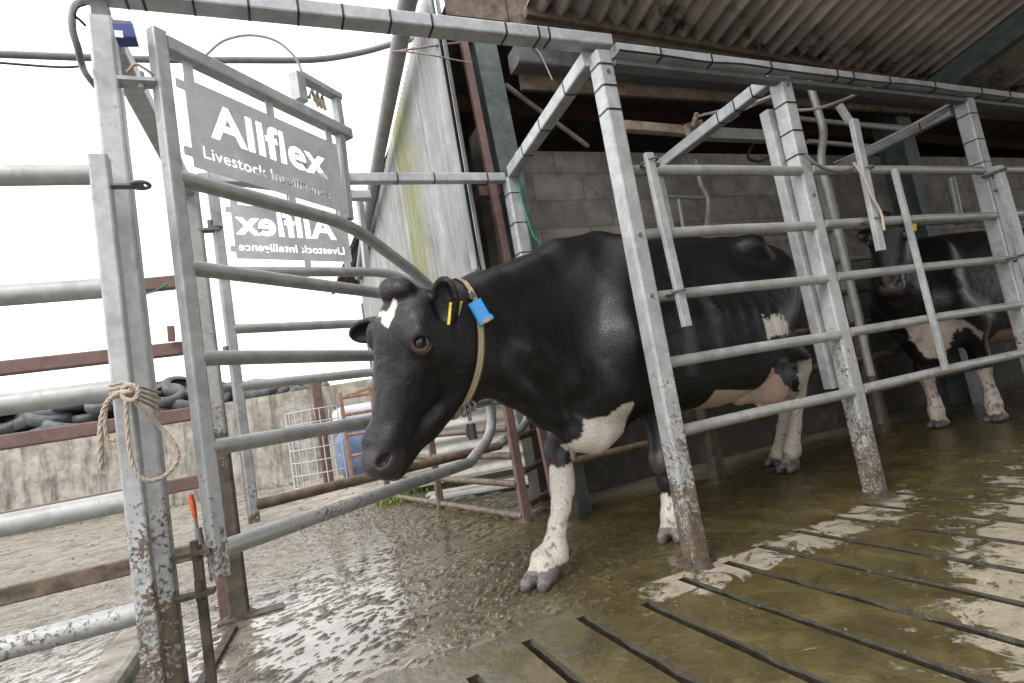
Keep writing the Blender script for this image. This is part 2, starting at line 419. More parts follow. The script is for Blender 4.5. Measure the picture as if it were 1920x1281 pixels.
def corrugated(name, mat, origin, along, across, length, width, pitch, amp, parent=None, thick=.007, edge=None, nper=8, rows=6, sag=0.0, clip=None):
    """sheet whose flutes run `along`, repeating `across`; real thickness"""
    O = np.array(origin, float); a = unit(along); c = unit(across); nn = np.cross(a, c)
    nx = int(width / pitch * nper); vs = []; fs = []; rnd = random.Random(2)
    for side in (0, 1):
        for i in range(nx + 1):
            w = width * i / nx; d = amp * math.sin(2 * math.pi * w / pitch)
            for r in range(rows + 1):
                L = length * r / rows
                if edge and r == rows: L = length - edge(w)
                if edge and r == 0 and False: pass
                vs.append(O + a * L + c * w + nn * (d + side * thick + sag * math.sin(math.pi * r / rows)))
    R = rows + 1; K = (nx + 1) * R
    for i in range(nx):
        for r in range(rows):
            q = (i * R + r, (i + 1) * R + r, (i + 1) * R + r + 1, i * R + r + 1)
            fs.append(q[::-1]); fs.append(tuple(K + t for t in q))
        for r in (0, rows):
            q = (i * R + r, (i + 1) * R + r, K + (i + 1) * R + r, K + i * R + r); fs.append(q)
    for i in (0, nx):
        for r in range(rows): fs.append((i * R + r, i * R + r + 1, K + i * R + r + 1, K + i * R + r))
    mb = MB(); mb.add(vs, fs, True); return mb.build(name, mat, parent)

# ------------------------------------------------------------------ the shed
def build_shed():
    shed = thing('cattle_shed', 'old cattle shed with corrugated roof, block wall and green steel column', 'shed', (1.6, 3.3, 0))
    ez = lambda X: 3.23 - .057 * (X - 1.85)
    # near roof: rises towards the viewer, lengthened out of view to cut front light
    al = unit([0, -1, .20]); ac = unit([1, 0, -.057])
    r1 = corrugated('roof', ROOFM, (1.80, 3.04, ez(1.80) + .03), al, ac, 7.2, 10.5, .146, .030, shed, rows=14)
    mb = MB(); mb.box((7.0, -4.1, 2.3), (10.6, .2, 4.6)); mb.build('light_block_wall', BLOCK, shed)  # unseen wall added behind the camera to block sky light
    for k, yy in enumerate((1.95, .55, -.8)):
        mb = MB(); z0 = ez(1.8) + .03 + (3.04 - yy) * .20 - (-.0)
        if k == 0: z0 += 0
        mb.beam((1.85, yy, z0 + .115), (12, yy, z0 + .115 - .057 * 10.15), .08, .12); mb.build('purlin', BROWN, shed)
    # rafter crossing under the near roof at the right
    mb = MB(); a = onY(1760, 205, 3.0); mb.beam((5.9, 3.02, ez(5.9) - .10), (5.9, -.9, ez(5.9) - .10 + 3.92 * .20), .12, .20)
    mb.build('rafter', GREEN, shed)
    # rotten board and debris at the eave
    mb = MB(); mb.beam((1.78, 3.10, ez(1.78) + .0), (12, 3.10, ez(12) + .0), .06, .10); mb.box((6.9, 3.26, 3.30), (10.2, .03, .9)); mb.box((1.57, 3.26, 3.6), (.44, .03, .5)); mb.beam((1.80, 3.02, ez(1.80) + .028), (12, 3.02, ez(12) + .028), .05, .085); mb.build('eave_board', flat_mat('rotten_board', (.12, .09, .065), .9, .5, 14, bump=.6), shed)
    # valley gutter
    g = MB(); p0 = onY(975, 112, 3.2); p1 = onY(1694, 184, 3.2); d = (p1 - p0) / np.linalg.norm(p1 - p0)
    g.beam(p0 - d * .05, p1 + d * 6, .16, .14); g.build('gutter_beam', DKSTEEL, shed)
    g = MB(); g.tube([p0 + np.array([0.02, -.10, .10]), p0 + np.array([.1, -.11, -.02]), p0 + np.array([.16, -.1, -.20])], .006, 6); g.build('hanging_wire', RUSTY, shed)
    # far roof
    corrugated('roof', ROOFD, (1.36, 3.30, 3.46), unit([0, 1, .02]), unit([1, 0, -.03]), 9, 11.5, .146, .024, shed, rows=4)
    for yy in (4.3, 5.6, 6.9, 8.2):
        mb = MB(); mb.beam((1.5, yy, 3.36), (12, yy, 3.06), .07, .13); mb.build('purlin', BROWN, shed)
    # block wall behind the race
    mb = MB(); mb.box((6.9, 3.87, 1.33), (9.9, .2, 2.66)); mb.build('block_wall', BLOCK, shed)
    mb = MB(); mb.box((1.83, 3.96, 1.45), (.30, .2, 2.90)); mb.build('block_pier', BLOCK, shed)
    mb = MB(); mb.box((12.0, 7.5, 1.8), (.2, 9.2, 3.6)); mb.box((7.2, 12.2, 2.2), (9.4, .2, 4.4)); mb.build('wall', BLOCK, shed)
    mb = MB(); mb.box((1.90, 7.9, 2.3), (.06, 8.0, 1.9)); mb.box((3.3, 8.0, .9), (.1, 8.0, 1.8)); mb.build('inner_lining', ROOFD, shed)
    corrugated('side_cladding', CLAD, np.array([1.53, 7.2, 1.52]), (0, 0, -1), unit([.056, 1, 0]), 1.5, 3.5, .076, .011, shed, nper=6, rows=4)
    # cladding on the left side
    far = np.array([1.72, 10.6, 0]); near = np.array([1.215, 3.16, 0]); u = unit(far - near); L = np.linalg.norm(far - near)
    rg = random.Random(9)
    corrugated('side_cladding', CLAD, near + np.array([0, 0, 3.5]), (0, 0, -1), u, 2.05, L, .076, .017, shed, edge=lambda w: .03 * math.sin(w * 2.1) + (.14 if .0 < w < .10 else 0) + .06 * math.sin(w * 9.0) ** 2, nper=6, rows=8)
    # front return of the cladding, seen edge-on, with a torn lower corner
    corrugated('side_cladding', CLAD, np.array([1.235, 3.14, 3.5]), (0, 0, -1), unit([.8, .6, 0]), 2.0, .05, .076, .006, shed, rows=6)
    # gutter pipe along the eave of the side wall
    mb = MB(); a = onX(772, -30, 1.12); 
    g0 = onG(783, -60, 3.42); g1 = onG(765, 0, 3.40); g2 = onG(690, 400, 3.40); g3 = onG(672, 520, 3.38)
    mb.tube([g0, g1, g2, g3], .062, 14); mb.build('eaves_gutter', flat_mat('grey_pvc', (.20, .20, .20), .5, .25, 8), shed)
    # steel columns
    def ibeam(name, p0, p1, w, h, t, mat, par):
        m_ = MB(); p0 = np.array(p0); p1 = np.array(p1)
        for s_ in (-1, 1): m_.box(((p0 + p1) / 2 + np.array([0, s_ * h / 2, 0])), (w, t, p1[2] - p0[2]), ((1, 0, 0), (0, 1, 0), tuple(unit(p1 - p0))))
        m_.box((p0 + p1) / 2, (t, h - t - .002, p1[2] - p0[2]), ((1, 0, 0), (0, 1, 0), tuple(unit(p1 - p0))))
        return m_.build(name, mat, par)
    ibeam('column', (1.66, 3.36, 0), (1.58, 3.36, 3.3), .16, .22, .014, GREEN, shed)
    mb = MB(); mb.beam((1.50, 3.24, 0), (1.42, 3.24, 3.3), .04, .05); mb.build('column_angle', BROWN, shed)
    ibeam('column', (6.05, 3.45, 0), (6.0, 3.45, 3.1), .20, .24, .014, GREEN, shed)
    # bracket box between column and cladding
    mb = MB(); mb.beam(onY(895, 362, 3.35), onY(935, 362, 3.35), .08, .07); mb.build('bracket', BROWN, shed)
    # diagonal stay
    mb = MB(); mb.tube([onY(948, 160, 3.3), onY(1102, 274, 3.6)], .018, 8); mb.build('stay', MUCK_PIPE, shed)
    return shed
SHED = build_shed()
# ------------------------------------------------------------------ implicit modelling of the animals
class Field:
    def __init__(s, xs, ys, zs):
        s.x, s.y, s.z = [np.asarray(a, np.float32) for a in (xs, ys, zs)]
        s.D = np.full((len(xs), len(ys), len(zs)), 0.25, np.float32)
    def _sub(s, lo, hi):
        sl = []
        for a, l, h in zip((s.x, s.y, s.z), lo, hi):
            i, j = np.searchsorted(a, l), np.searchsorted(a, h)
            if j <= i: return None
            sl.append(slice(i, j))
        g = [a[q] for a, q in zip((s.x, s.y, s.z), sl)]
        return tuple(sl), (g[0][:, None, None], g[1][None, :, None], g[2][None, None, :])
    def put(s, lo, hi, fn, k, sub=False):
        pad = k + .03
        r = s._sub([a - pad for a in lo], [a + pad for a in hi])
        if r is None: return
        sl, (X, Y, Z) = r
        d = fn(X, Y, Z).astype(np.float32); D = s.D[sl]
        if sub:
            d = -d; h = np.maximum(k - np.abs(D - d), 0) / max(k, 1e-6); s.D[sl] = np.maximum(D, d) + h * h * k * .25
        else:
            h = np.maximum(k - np.abs(D - d), 0) / max(k, 1e-6); s.D[sl] = np.minimum(D, d) - h * h * k * .25
    def ell(s, c, R, rad, k=.02, sub=False):
        """R: rows are the ellipsoid's axes"""
        c = np.array(c, float); R = np.array([unit(a) for a in R]); rad = np.array(rad, float)
        ext = np.sqrt(((R.T * rad) ** 2).sum(1))
        def fn(X, Y, Z):
            k0 = 0; k1 = 0
            for i in range(3):
                t = (X - c[0]) * R[i, 0] + (Y - c[1]) * R[i, 1] + (Z - c[2]) * R[i, 2]
                k0 = k0 + (t / rad[i]) ** 2; k1 = k1 + (t / rad[i] ** 2) ** 2
            k0 = np.sqrt(k0); k1 = np.sqrt(k1) + 1e-6
            return np.clip(k0 * (k0 - 1) / k1, -rad.min(), 10)
        s.put(c - ext, c + ext, fn, k, sub)
    def cone(s, a, b, ra, rb, k=.02, n=None, flat=1.0, sub=False):
        """tapered capsule, squashed along n"""
        a = np.array(a, float); b = np.array(b, float); m = max(ra, rb)
        if n is not None: n = unit(n)
        g = (1 / flat - 1)
        def st(p): return p + n * (p @ n) * g if n is not None else p
        A = st(a); Bv = st(b) - A; L2 = Bv @ Bv
        def fn(X, Y, Z):
            if n is not None:
                dt = (X * n[0] + Y * n[1] + Z * n[2]) * g
                X, Y, Z = X + n[0] * dt, Y + n[1] * dt, Z + n[2] * dt
            X, Y, Z = X - A[0], Y - A[1], Z - A[2]
            t = np.clip((X * Bv[0] + Y * Bv[1] + Z * Bv[2]) / L2, 0, 1)
            d = np.sqrt((X - t * Bv[0]) ** 2 + (Y - t * Bv[1]) ** 2 + (Z - t * Bv[2]) ** 2) - (ra + (rb - ra) * t)
            return d * (flat if n is not None else 1) ** .5
        s.put(np.minimum(a, b) - m * max(1, flat), np.maximum(a, b) + m * max(1, flat), fn, k, sub)
    def chain(s, pts, k=.02, n=None, flat=1.0):
        for (a, ra), (b, rb) in zip(pts[:-1], pts[1:]): s.cone(a, b, ra, rb, k, n, flat)
    def sweep(s, O, A, Bx, Cz, st, k=.03, pear=0.0, sub=False, e=2.0):
        """O origin; A lateral, Bx along, Cz up; stations (t, lateral offset, z low, z high, half width)"""
        O = np.array(O, float); A, Bx, Cz = unit(A), np.array(Bx, float), unit(Cz)
        st = np.array(st, float); T = st[:, 0]
        tt = np.linspace(T[0], T[-1], 200)
        # smooth interpolation of the stations
        def smi(c):
            y = np.interp(tt, T, c); w = np.hanning(17); w /= w.sum()
            return np.convolve(np.pad(y, 8, mode='edge'), w, 'valid')
        tab = [smi(st[:, i]) for i in range(1, 5)]
        corners = []
        for t, lo_, zl, zh, w in st:
            for z in (zl, zh):
                for q in (-w, w): corners.append(O + A * (lo_ + q) + Bx * t + Cz * z)
        corners = np.array(corners)
        def fn(X, Y, Z):
            X, Y, Z = X - O[0], Y - O[1], Z - O[2]
            a = X * A[0] + Y * A[1] + Z * A[2]; t = X * Bx[0] + Y * Bx[1] + Z * Bx[2]; z = X * Cz[0] + Y * Cz[1] + Z * Cz[2]
            tc = np.clip(t, T[0], T[-1])
            lo_, zl, zh, w = [np.interp(tc, tt, q) for q in tab]
            zc = (zl + zh) / 2; hd = np.maximum((zh - zl) / 2, 1e-3); u = (z - zc) / hd
            w = np.maximum(w * (1 - pear * np.clip(u, -1, 1)), 1e-3); v = (a - lo_) / w
            ex = t - tc
            if e == 2.0:
                q = np.sqrt(u * u + v * v) + 1e-5
                gr = np.sqrt((u / hd) ** 2 + (v / w) ** 2) / q + 1e-5
            else:
                U, W = np.abs(u) + 1e-4, np.abs(v) + 1e-4
                S = U ** e + W ** e; q = S ** (1 / e)
                gr = S ** (1 / e - 1) * np.sqrt((U ** (e - 1) / hd) ** 2 + (W ** (e - 1) / w) ** 2) + 1e-5
            d = (q - 1) / gr
            d = np.where(np.abs(ex) > 1e-6, np.sqrt(np.maximum(d, 0) ** 2 + ex ** 2) + np.minimum(d, 0) * 0, d)
            return np.clip(d, -np.minimum(hd, w), 10)
        s.put(corners.min(0), corners.max(0), fn, k, sub)
    def mesh(s, name, mat, colour_fn=None, smooth=1, push=None):
        D = s.D; nx, ny, nz = D.shape; I = D < 0
        c = I[:-1, :-1, :-1].astype(np.uint8)
        for i in (0, 1):
            for j in (0, 1):
                for k in (0, 1):
                    if i + j + k: c = c + I[i:nx - 1 + i, j:ny - 1 + j, k:nz - 1 + k]
        act = np.argwhere((c > 0) & (c < 8)); del c
        idx = np.full((nx - 1, ny - 1, nz - 1), -1, np.int32)
        idx[act[:, 0], act[:, 1], act[:, 2]] = np.arange(len(act))
        P = np.zeros((len(act), 3)); W = np.zeros(len(act)); ax = (s.x, s.y, s.z)
        cor = [(i, j, k) for i in (0, 1) for j in (0, 1) for k in (0, 1)]
        for a in cor:
            for d in range(3):
                if a[d]: continue
                b = list(a); b[d] = 1
                ia = act + np.array(a); ib = act + np.array(b)
                da = D[ia[:, 0], ia[:, 1], ia[:, 2]]; db = D[ib[:, 0], ib[:, 1], ib[:, 2]]
                m = (da < 0) != (db < 0)
                t = np.where(m, da / np.where(m, da - db, 1), 0)
                for q in range(3):
                    pa = ax[q][ia[:, q]]; pb = ax[q][ib[:, q]]
                    P[:, q] += np.where(m, pa + (pb - pa) * t, 0)
                W += m
        P /= W[:, None]
        F = []
        for d in range(3):
            sl0 = [slice(None)] * 3; sl1 = [slice(None)] * 3; sl0[d] = slice(0, -1); sl1[d] = slice(1, None)
            A, Bq = I[tuple(sl0)], I[tuple(sl1)]
            e = np.argwhere(A != Bq); u, v = [(1, 2), (2, 0), (0, 1)][d]
            e = e[(e[:, u] > 0) & (e[:, v] > 0) & (e[:, u] < D.shape[u] - 1) & (e[:, v] < D.shape[v] - 1)]
            def at(du, dv):
                q = e.copy(); q[:, u] += du; q[:, v] += dv; return idx[q[:, 0], q[:, 1], q[:, 2]]
            f = np.stack([at(-1, -1), at(0, -1), at(0, 0), at(-1, 0)], 1)
            flip = ~A[e[:, 0], e[:, 1], e[:, 2]]
            f[flip] = f[flip][:, ::-1]; F.append(f)
        F = np.concatenate(F); F = F[(F >= 0).all(1)]
        for _ in range(smooth):
            S = np.zeros_like(P); Cn = np.zeros(len(P))
            for i in range(4):
                a, b = F[:, i], F[:, (i + 1) % 4]
                for q in range(3):
                    S[:, q] += np.bincount(a, P[b, q], len(P)) + np.bincount(b, P[a, q], len(P))
                Cn += np.bincount(a, None, len(P)) + np.bincount(b, None, len(P))
            P = P * .5 + .5 * S / np.maximum(Cn, 1)[:, None]
        # keep the largest connected piece
        lab = np.arange(len(P))
        while True:
            m = lab[F].min(1); new = lab.copy()
            for i in range(4): np.minimum.at(new, F[:, i], m)
            new = new[new]
            if (new == lab).all(): break
            lab = new
        big = np.bincount(lab).argmax(); keep = lab == big
        remap = np.cumsum(keep) - 1; F = remap[F[keep[F[:, 0]]]]; P = P[keep]
        me = bpy.data.meshes.new(name)
        me.vertices.add(len(P)); me.vertices.foreach_set('co', P.astype(np.float32).ravel())
        me.loops.add(F.size); me.loops.foreach_set('vertex_index', F.astype(np.int32).ravel())
        me.polygons.add(len(F)); me.polygons.foreach_set('loop_start', np.arange(0, F.size, 4, dtype=np.int32))
        me.polygons.foreach_set('use_smooth', np.ones(len(F), bool))
        me.update(calc_edges=True); me.validate()
        if colour_fn is not None:
            col = colour_fn(P)
            at_ = me.color_attributes.new('coat', 'FLOAT_COLOR', 'POINT')
            at_.data.foreach_set('color', np.concatenate([col, np.ones((len(P), 1))], 1).astype(np.float32).ravel())
        me.materials.append(mat)
        o = bpy.data.objects.new(name, me); sc.collection.objects.link(o); return o
def axis(*segs):
    """(start, end, step), ... -> graded grid coordinates"""
    out = []
    for a, b, h in segs: out += list(np.arange(a, b - h * .3, h))
    return np.array(out)
def vnoise(P, scale, seed=0):
    """cheap smooth value noise for coat edges"""
    q = np.asarray(P) * scale + seed * 7.13; i = np.floor(q).astype(int); f = q - i; f = f * f * (3 - 2 * f)
    def h(a, b, c): 
        n = (a * 374761393 + b * 668265263 + c * 2147483647 + seed * 1274126177) & 0x7fffffff
        n = (n ^ (n >> 13)) * 1274126177 & 0x7fffffff; return ((n ^ (n >> 16)) & 0xffff) / 65535.0
    r = 0
    for a in (0, 1):
        for b in (0, 1):
            for c in (0, 1):
                w = (f[:, 0] if a else 1 - f[:, 0]) * (f[:, 1] if b else 1 - f[:, 1]) * (f[:, 2] if c else 1 - f[:, 2])
                r = r + w * h(i[:, 0] + a, i[:, 1] + b, i[:, 2] + c)
    return r
def fbm(P, scale, seed=0): return .5 * vnoise(P, scale, seed) + .3 * vnoise(P, scale * 2.1, seed + 1) + .2 * vnoise(P, scale * 4.3, seed + 2)

# ------------------------------------------------------------------ churned slurry: water film with clods standing out of it
def slurry_sheet():
    x0, x1, y0, y1, st = -2.9, 1.75, 1.90, 6.6, .0082
    xs = np.arange(x0, x1, st); ys = np.arange(y0, y1, st); nx, ny = len(xs), len(ys)
    X, Y = np.meshgrid(xs, ys, indexing='ij'); P = np.stack([X.ravel(), Y.ravel(), np.zeros(X.size)], 1)
    r = math.radians(28); Q = np.stack([P[:, 0] * math.cos(r) + P[:, 1] * math.sin(r), (-P[:, 0] * math.sin(r) + P[:, 1] * math.cos(r)) * 1.7, P[:, 2]], 1)
    warp = (fbm(P, 3.0, 40)[:, None] - .5) * .45; Q = Q + warp
    n = .40 * vnoise(Q, 19, 31) + .34 * vnoise(Q, 41, 32) + .26 * vnoise(Q, 72, 33)
    zone = fbm(P, 1.4, 50) - .5
    g = np.exp(-(((P[:, 0] - .15) / .75) ** 2 + ((P[:, 1] - 3.9) / .75) ** 2)) * .10 + np.exp(-(((P[:, 0] + 1.7) / 1.0) ** 2 + ((P[:, 1] - 4.6) / .5) ** 2)) * .12
    g = g + np.exp(-(((P[:, 0] + .0) / .35) ** 2 + ((P[:, 1] - 2.4) / .5) ** 2)) * .05
    jl = np.exp(-((P[:, 1] - (2.98 + .06 * P[:, 0])) / .13) ** 2)
    level = .532 + g + zone * .20
    clod = np.maximum(n - level, 0); h = clod ** .85 * .034 * (1 - .8 * jl) * (1 - .45 * np.clip((P[:, 0] - .3) / 1.0, 0, 1))
    # fade to nothing at the edges and over the clean strip by the joint
    e = np.minimum.reduce([(P[:, 0] - x0) / .5, (x1 - P[:, 0]) / .55, (P[:, 1] - y0) / .10, (y1 - P[:, 1]) / 1.3]); e = np.clip(e + (fbm(P, 6, 60) - .5) * .9 * (e < 1), 0, 1)
    z = -.004 + .007 * np.minimum(e * 3, 1) + h * e
    co = np.stack([P[:, 0], P[:, 1], z], 1)
    idx = np.arange(nx * ny).reshape(nx, ny); F = np.stack([idx[:-1, :-1], idx[1:, :-1], idx[1:, 1:], idx[:-1, 1:]], -1).reshape(-1, 4)
    F = F[(z[F] > .0).any(1)]
    me = bpy.data.meshes.new('slurry'); me.vertices.add(len(co)); me.vertices.foreach_set('co', co.astype(np.float32).ravel())
    me.loops.add(F.size); me.loops.foreach_set('vertex_index', F.astype(np.int32).ravel())
    me.polygons.add(len(F)); me.polygons.foreach_set('loop_start', np.arange(0, F.size, 4, dtype=np.int32)); me.polygons.foreach_set('use_smooth', np.ones(len(F), bool)); me.update(calc_edges=True)
    wet = np.clip(1 - clod / .012, 0, 1)
    at = me.attributes.new('wet', 'FLOAT', 'POINT'); at.data.foreach_set('value', wet.astype(np.float32))
    m, nn, b = mat_base('churned_slurry'); N = NT(nn); p = N.pos()
    w = N.new('Attribute', attribute_name='wet').outputs['Fac']
    f = N.noise(p, 40, 6, .75)
    clc = N.ramp(f, [(.3, (.030, .024, .015)), (.55, (.095, .077, .053)), (.75, (.22, .19, .14))])
    wc = N.ramp(N.noise(p, 7, 5, .6), [(.35, (.15, .13, .10)), (.65, (.30, .27, .22))])
    xx = N.new('MapRange'); xx.inputs['From Min'].default_value = .0; xx.inputs['From Max'].default_value = 1.0
    N.link(N.math('ADD', N.sep(p)[0], N.math('MULTIPLY', N.math('SUBTRACT', N.noise(p, 2.5, 5, .6), .5), 1.0)), xx.inputs[0])
    ol = N.ramp(N.noise(p, 6, 5, .6), [(.3, (.040, .031, .010)), (.7, (.105, .082, .030))])
    clc = N.mix(N.math('MULTIPLY', xx.outputs[0], .8), clc, N.mix(.5, ol, clc))
    wc = N.mix(N.math('MULTIPLY', xx.outputs[0], .95), wc, ol)
    N.link(N.mix(w, clc, wc), b.inputs['Base Color'])
    N.link(N.mix(w, .34, .035), b.inputs['Roughness'])
    b.inputs['Specular IOR Level'].default_value = .6
    hb = N.math('ADD', N.math('MULTIPLY', N.math('MULTIPLY', f, N.math('SUBTRACT', 1.0, w)), .8), N.math('MULTIPLY', N.noise(p, 26, 4, .6, .5), .18))
    N.link(N.bump(hb, .55, .012), b.inputs['Normal'])
    me.materials.append(m); o = bpy.data.objects.new('slurry', me); sc.collection.objects.link(o); structure(o, 'thin wet slurry with trodden clods over the concrete')
slurry_sheet()
# ------------------------------------------------------------------ cow materials
def coat_mat():
    m, n, b = mat_base('cow_coat'); N = NT(n)
    a = N.new('Attribute', attribute_name='coat').outputs['Color']; p = N.obj()
    f = N.noise(p, 5, 5, .6, .5); hair = N.noise(p, 210, 4, .75, .6, stretch=(1, 1, .28))
    tint = N.ramp(f, [(.35, (.86, .88, .95)), (.7, (1.18, 1.06, .98))])
    col = N.mix(.75, a, tint, 'MULTIPLY')
    col = N.mix(.6, col, N.ramp(hair, [(.25, .62), (.75, 1.4)]), 'MULTIPLY')
    n2 = N.noise(p, 26, 5, .7); dirt = N.math('MULTIPLY', N.ramp(n2, [(.6, 0.0), (.7, 1.0)]), .16)
    col = N.mix(dirt, col, (.12, .095, .065))
    N.link(col, b.inputs['Base Color'])
    N.link(N.ramp(f, [(.3, .27), (.7, .42)]), b.inputs['Roughness'])
    b.inputs['Specular IOR Level'].default_value = .42
    b.inputs['Sheen Weight'].default_value = .03; b.inputs['Sheen Roughness'].default_value = .45
    wr = N.noise(p, 17, 4, .6, .8)
    nb = N.bump(N.noise(p, 5.5, 4, .5, .8), .55, .03)
    nb = N.bump(wr, .35, .010, nb)
    N.link(N.bump(hair, .7, .0035, nb), b.inputs['Normal']); return m
COAT = coat_mat()
CABLE_ = flat_mat('lash_hair', (.02, .018, .016), .6)
def eye_mat():
    m, n, b = mat_base('cow_eye'); N = NT(n); a = N.new('Attribute', attribute_name='eyecol').outputs['Color']
    N.link(a, b.inputs['Base Color']); b.inputs['Roughness'].default_value = .04; b.inputs['Specular IOR Level'].default_value = .35
    b.inputs['Coat Weight'].default_value = .35; b.inputs['Coat Roughness'].default_value = .03; return m
EYE = eye_mat()
def px_of(P):
    q = (P - CPOS) @ VM.T
    return 960 + FPX * q[:, 0] / -q[:, 2], 640.5 - FPX * q[:, 1] / -q[:, 2]
def inpoly(x, y, poly):
    r = np.zeros(len(x), bool); n = len(poly)
    for i in range(n):
        (x0, y0), (x1, y1) = poly[i], poly[(i + 1) % n]
        r ^= ((y0 > y) != (y1 > y)) & (x < (x1 - x0) * (y - y0) / ((y1 - y0) or 1e-9) + x0)
    return r
def make_eye(c, fwd, up, r, parent, name='eye'):
    """sphere with pupil, iris and white, looking along fwd"""
    fwd = unit(fwd); up = unit(up); sd = np.cross(up, fwd); vs = []; fs = []; cols = []
    nu, nv = 24, 32
    for i in range(nu + 1):
        t = math.pi * i / nu
        for j in range(nv):
            a = 2 * math.pi * j / nv
            vs.append(np.array(c) + r * (fwd * math.cos(t) + (sd * math.cos(a) + up * math.sin(a)) * math.sin(t)))
            h = abs(math.cos(a)) ; lim = .34 + .25 * h   # the pupil lies across the eye
            cols.append((.004, .004, .006) if t < lim else (.020, .011, .008) if t < .92 else (.50, .42, .38))
    for i in range(nu):
        for j in range(nv): fs.append((i * nv + j, i * nv + (j + 1) % nv, (i + 1) * nv + (j + 1) % nv, (i + 1) * nv + j)[::-1])
    mb = MB(); mb.add(vs, fs, True); o = mb.build(name, EYE, parent)
    at = o.data.color_attributes.new('eyecol', 'FLOAT_COLOR', 'POINT')
    at.data.foreach_set('color', np.array([c_ + (1,) for c_ in cols], np.float32).ravel()); return o
def rod(a, b): return unit(np.array(b) - np.array(a))

class Head:
    """x: the animal's left, y: from poll down to the muzzle, z: out of the face. s scales it."""
    def __init__(s, poll, face, normal, sc_=1.0):
        s.o = np.array(poll, float); s.f = unit(face); n = np.array(normal, float); s.n = unit(n - s.f * (n @ s.f))
        s.l = np.cross(s.n, s.f); s.k = sc_
        # left of an animal: cross(up, forward)
        if s.l @ np.cross(np.array([0, 0, 1.]), s.n) < 0: s.l = -s.l
    def __call__(s, x, y, z): return s.o + s.k * (s.l * x + s.f * y + s.n * z)
    def rows(s): return (s.l, s.f, s.n)
    def local(s, P):
        q = (P - s.o) / s.k; return q @ s.l, q @ s.f, q @ s.n
    def build(s, F, near_ear=None, far_ear=None, jaw=1.0):
        k = s.k; R = s.rows()
        E = lambda c, r, kk=.03, sub=False, R_=None: F.ell(s(*c), R_ if R_ is not None else R, [q * k for q in r], kk, sub)
        # skull and face: stations along the face (t, lateral, back, front, half width)
        F.sweep(s.o, s.l, s.f, s.n, [(q * k if i == 0 else q * k) if False else None for i, q in enumerate([])] or
                [[st[0] * k, 0, st[2] * k, st[3] * k, st[4] * k * 1.06] for st in (
                 (-.035, 0, -.15, -.075, .045), (.0, 0, -.19, -.025, .085), (.05, 0, -.21, .008, .098), (.11, 0, -.22, .018, .102), (.17, 0, -.225, .012, .104),
                 (.22, 0, -.215, .0, .096), (.28, 0, -.20, -.006, .086), (.34, 0, -.18, -.010, .079), (.40, 0, -.155, -.012, .073),
                 (.46, 0, -.14, -.010, .069), (.52, 0, -.13, -.006, .068), (.565, 0, -.115, -.008, .063), (.60, 0, -.095, -.030, .048))], k=.02, e=2.5)
        # jaws: from the cheek down to the chin
        for sg in (-1, 1):
            F.cone(s(.050 * sg, .15, -.20), s(.052 * sg, .30, -.235 * jaw), .075 * k, .07 * k, .05)
            F.cone(s(.052 * sg, .30, -.225 * jaw), s(.030 * sg, .44, -.16 * jaw), .065 * k, .045 * k, .04)
            F.cone(s(.028 * sg, .42, -.155 * jaw), s(.015 * sg, .55, -.115), .045 * k, .040 * k, .035)
            E((.070 * sg, .25, -.12), (.030, .12, .085), .04)                       # masseter
            E((.088 * sg, .115, -.055), (.030, .055, .045), .03)                    # temple
            F.cone(s(.100 * sg, .17, -.07), s(.078 * sg, .33, -.09), .018 * k, .010 * k, .03)   # facial crest
            E((.110 * sg, .124, -.034), (.028, .033, .030), .025)                   # brow over the eye
            E((.109 * sg, .154, -.047), (.031, .038, .037), .024)                   # orbit
            E((.042 * sg, .505, -.030), (.027, .055, .028), .035)                   # wing of the nose
            E((.038 * sg, .550, -.060), (.034, .042, .042), .03)
        E((0, .565, -.045), (.062, .042, .050), .03)                                # muzzle pad
        E((0, .585, -.100), (.045, .034, .036), .025)                               # lower lip
        E((-.018, -.012, -.030), (.072, .050, .058), .022)                              # poll
        for sg in (-1, 1):
            # mouth line, nostril, eye socket
            F.cone(s(.075 * sg, .425, -.128), s(.062 * sg, .56, -.092), .0055 * k, .006 * k, .016, sub=True)
            E((.050 * sg, .545, -.008), (.013, .024, .020), .012, True, (unit(s.l * sg * .8 + s.f * .6), unit(s.f * .8 - s.l * sg * .6), s.n))
            F.cone(s(.050 * sg, .545, -.006), s(.066 * sg, .522, -.022), .009 * k, .005 * k, .01, sub=True)
            E((.130 * sg, .155, -.040), (.030, .0215, .030), .008, True)
        for sg, ear in ((1, near_ear), (-1, far_ear)):
            if ear is None: continue
            base, tip, opening, wid = ear       # world points, direction the ear opens to, half width
            base, tip = np.array(base), np.array(tip); L = np.linalg.norm(tip - base); u = unit(tip - base)
            op = np.array(opening, float); op = unit(op - u * (op @ u)); sd = np.cross(u, op); c = (base + tip) / 2
            rad = (L * .56, wid, wid * .52)
            F.cone(base - u * .04, base + u * .05, .034, .030, .02)
            F.ell(c + u * .01, (u, sd, op), rad, .012)
            F.ell(c + u * .018 + op * wid * .42, (u, sd, op), (L * .46, wid * .74, wid * .58), .008, True)

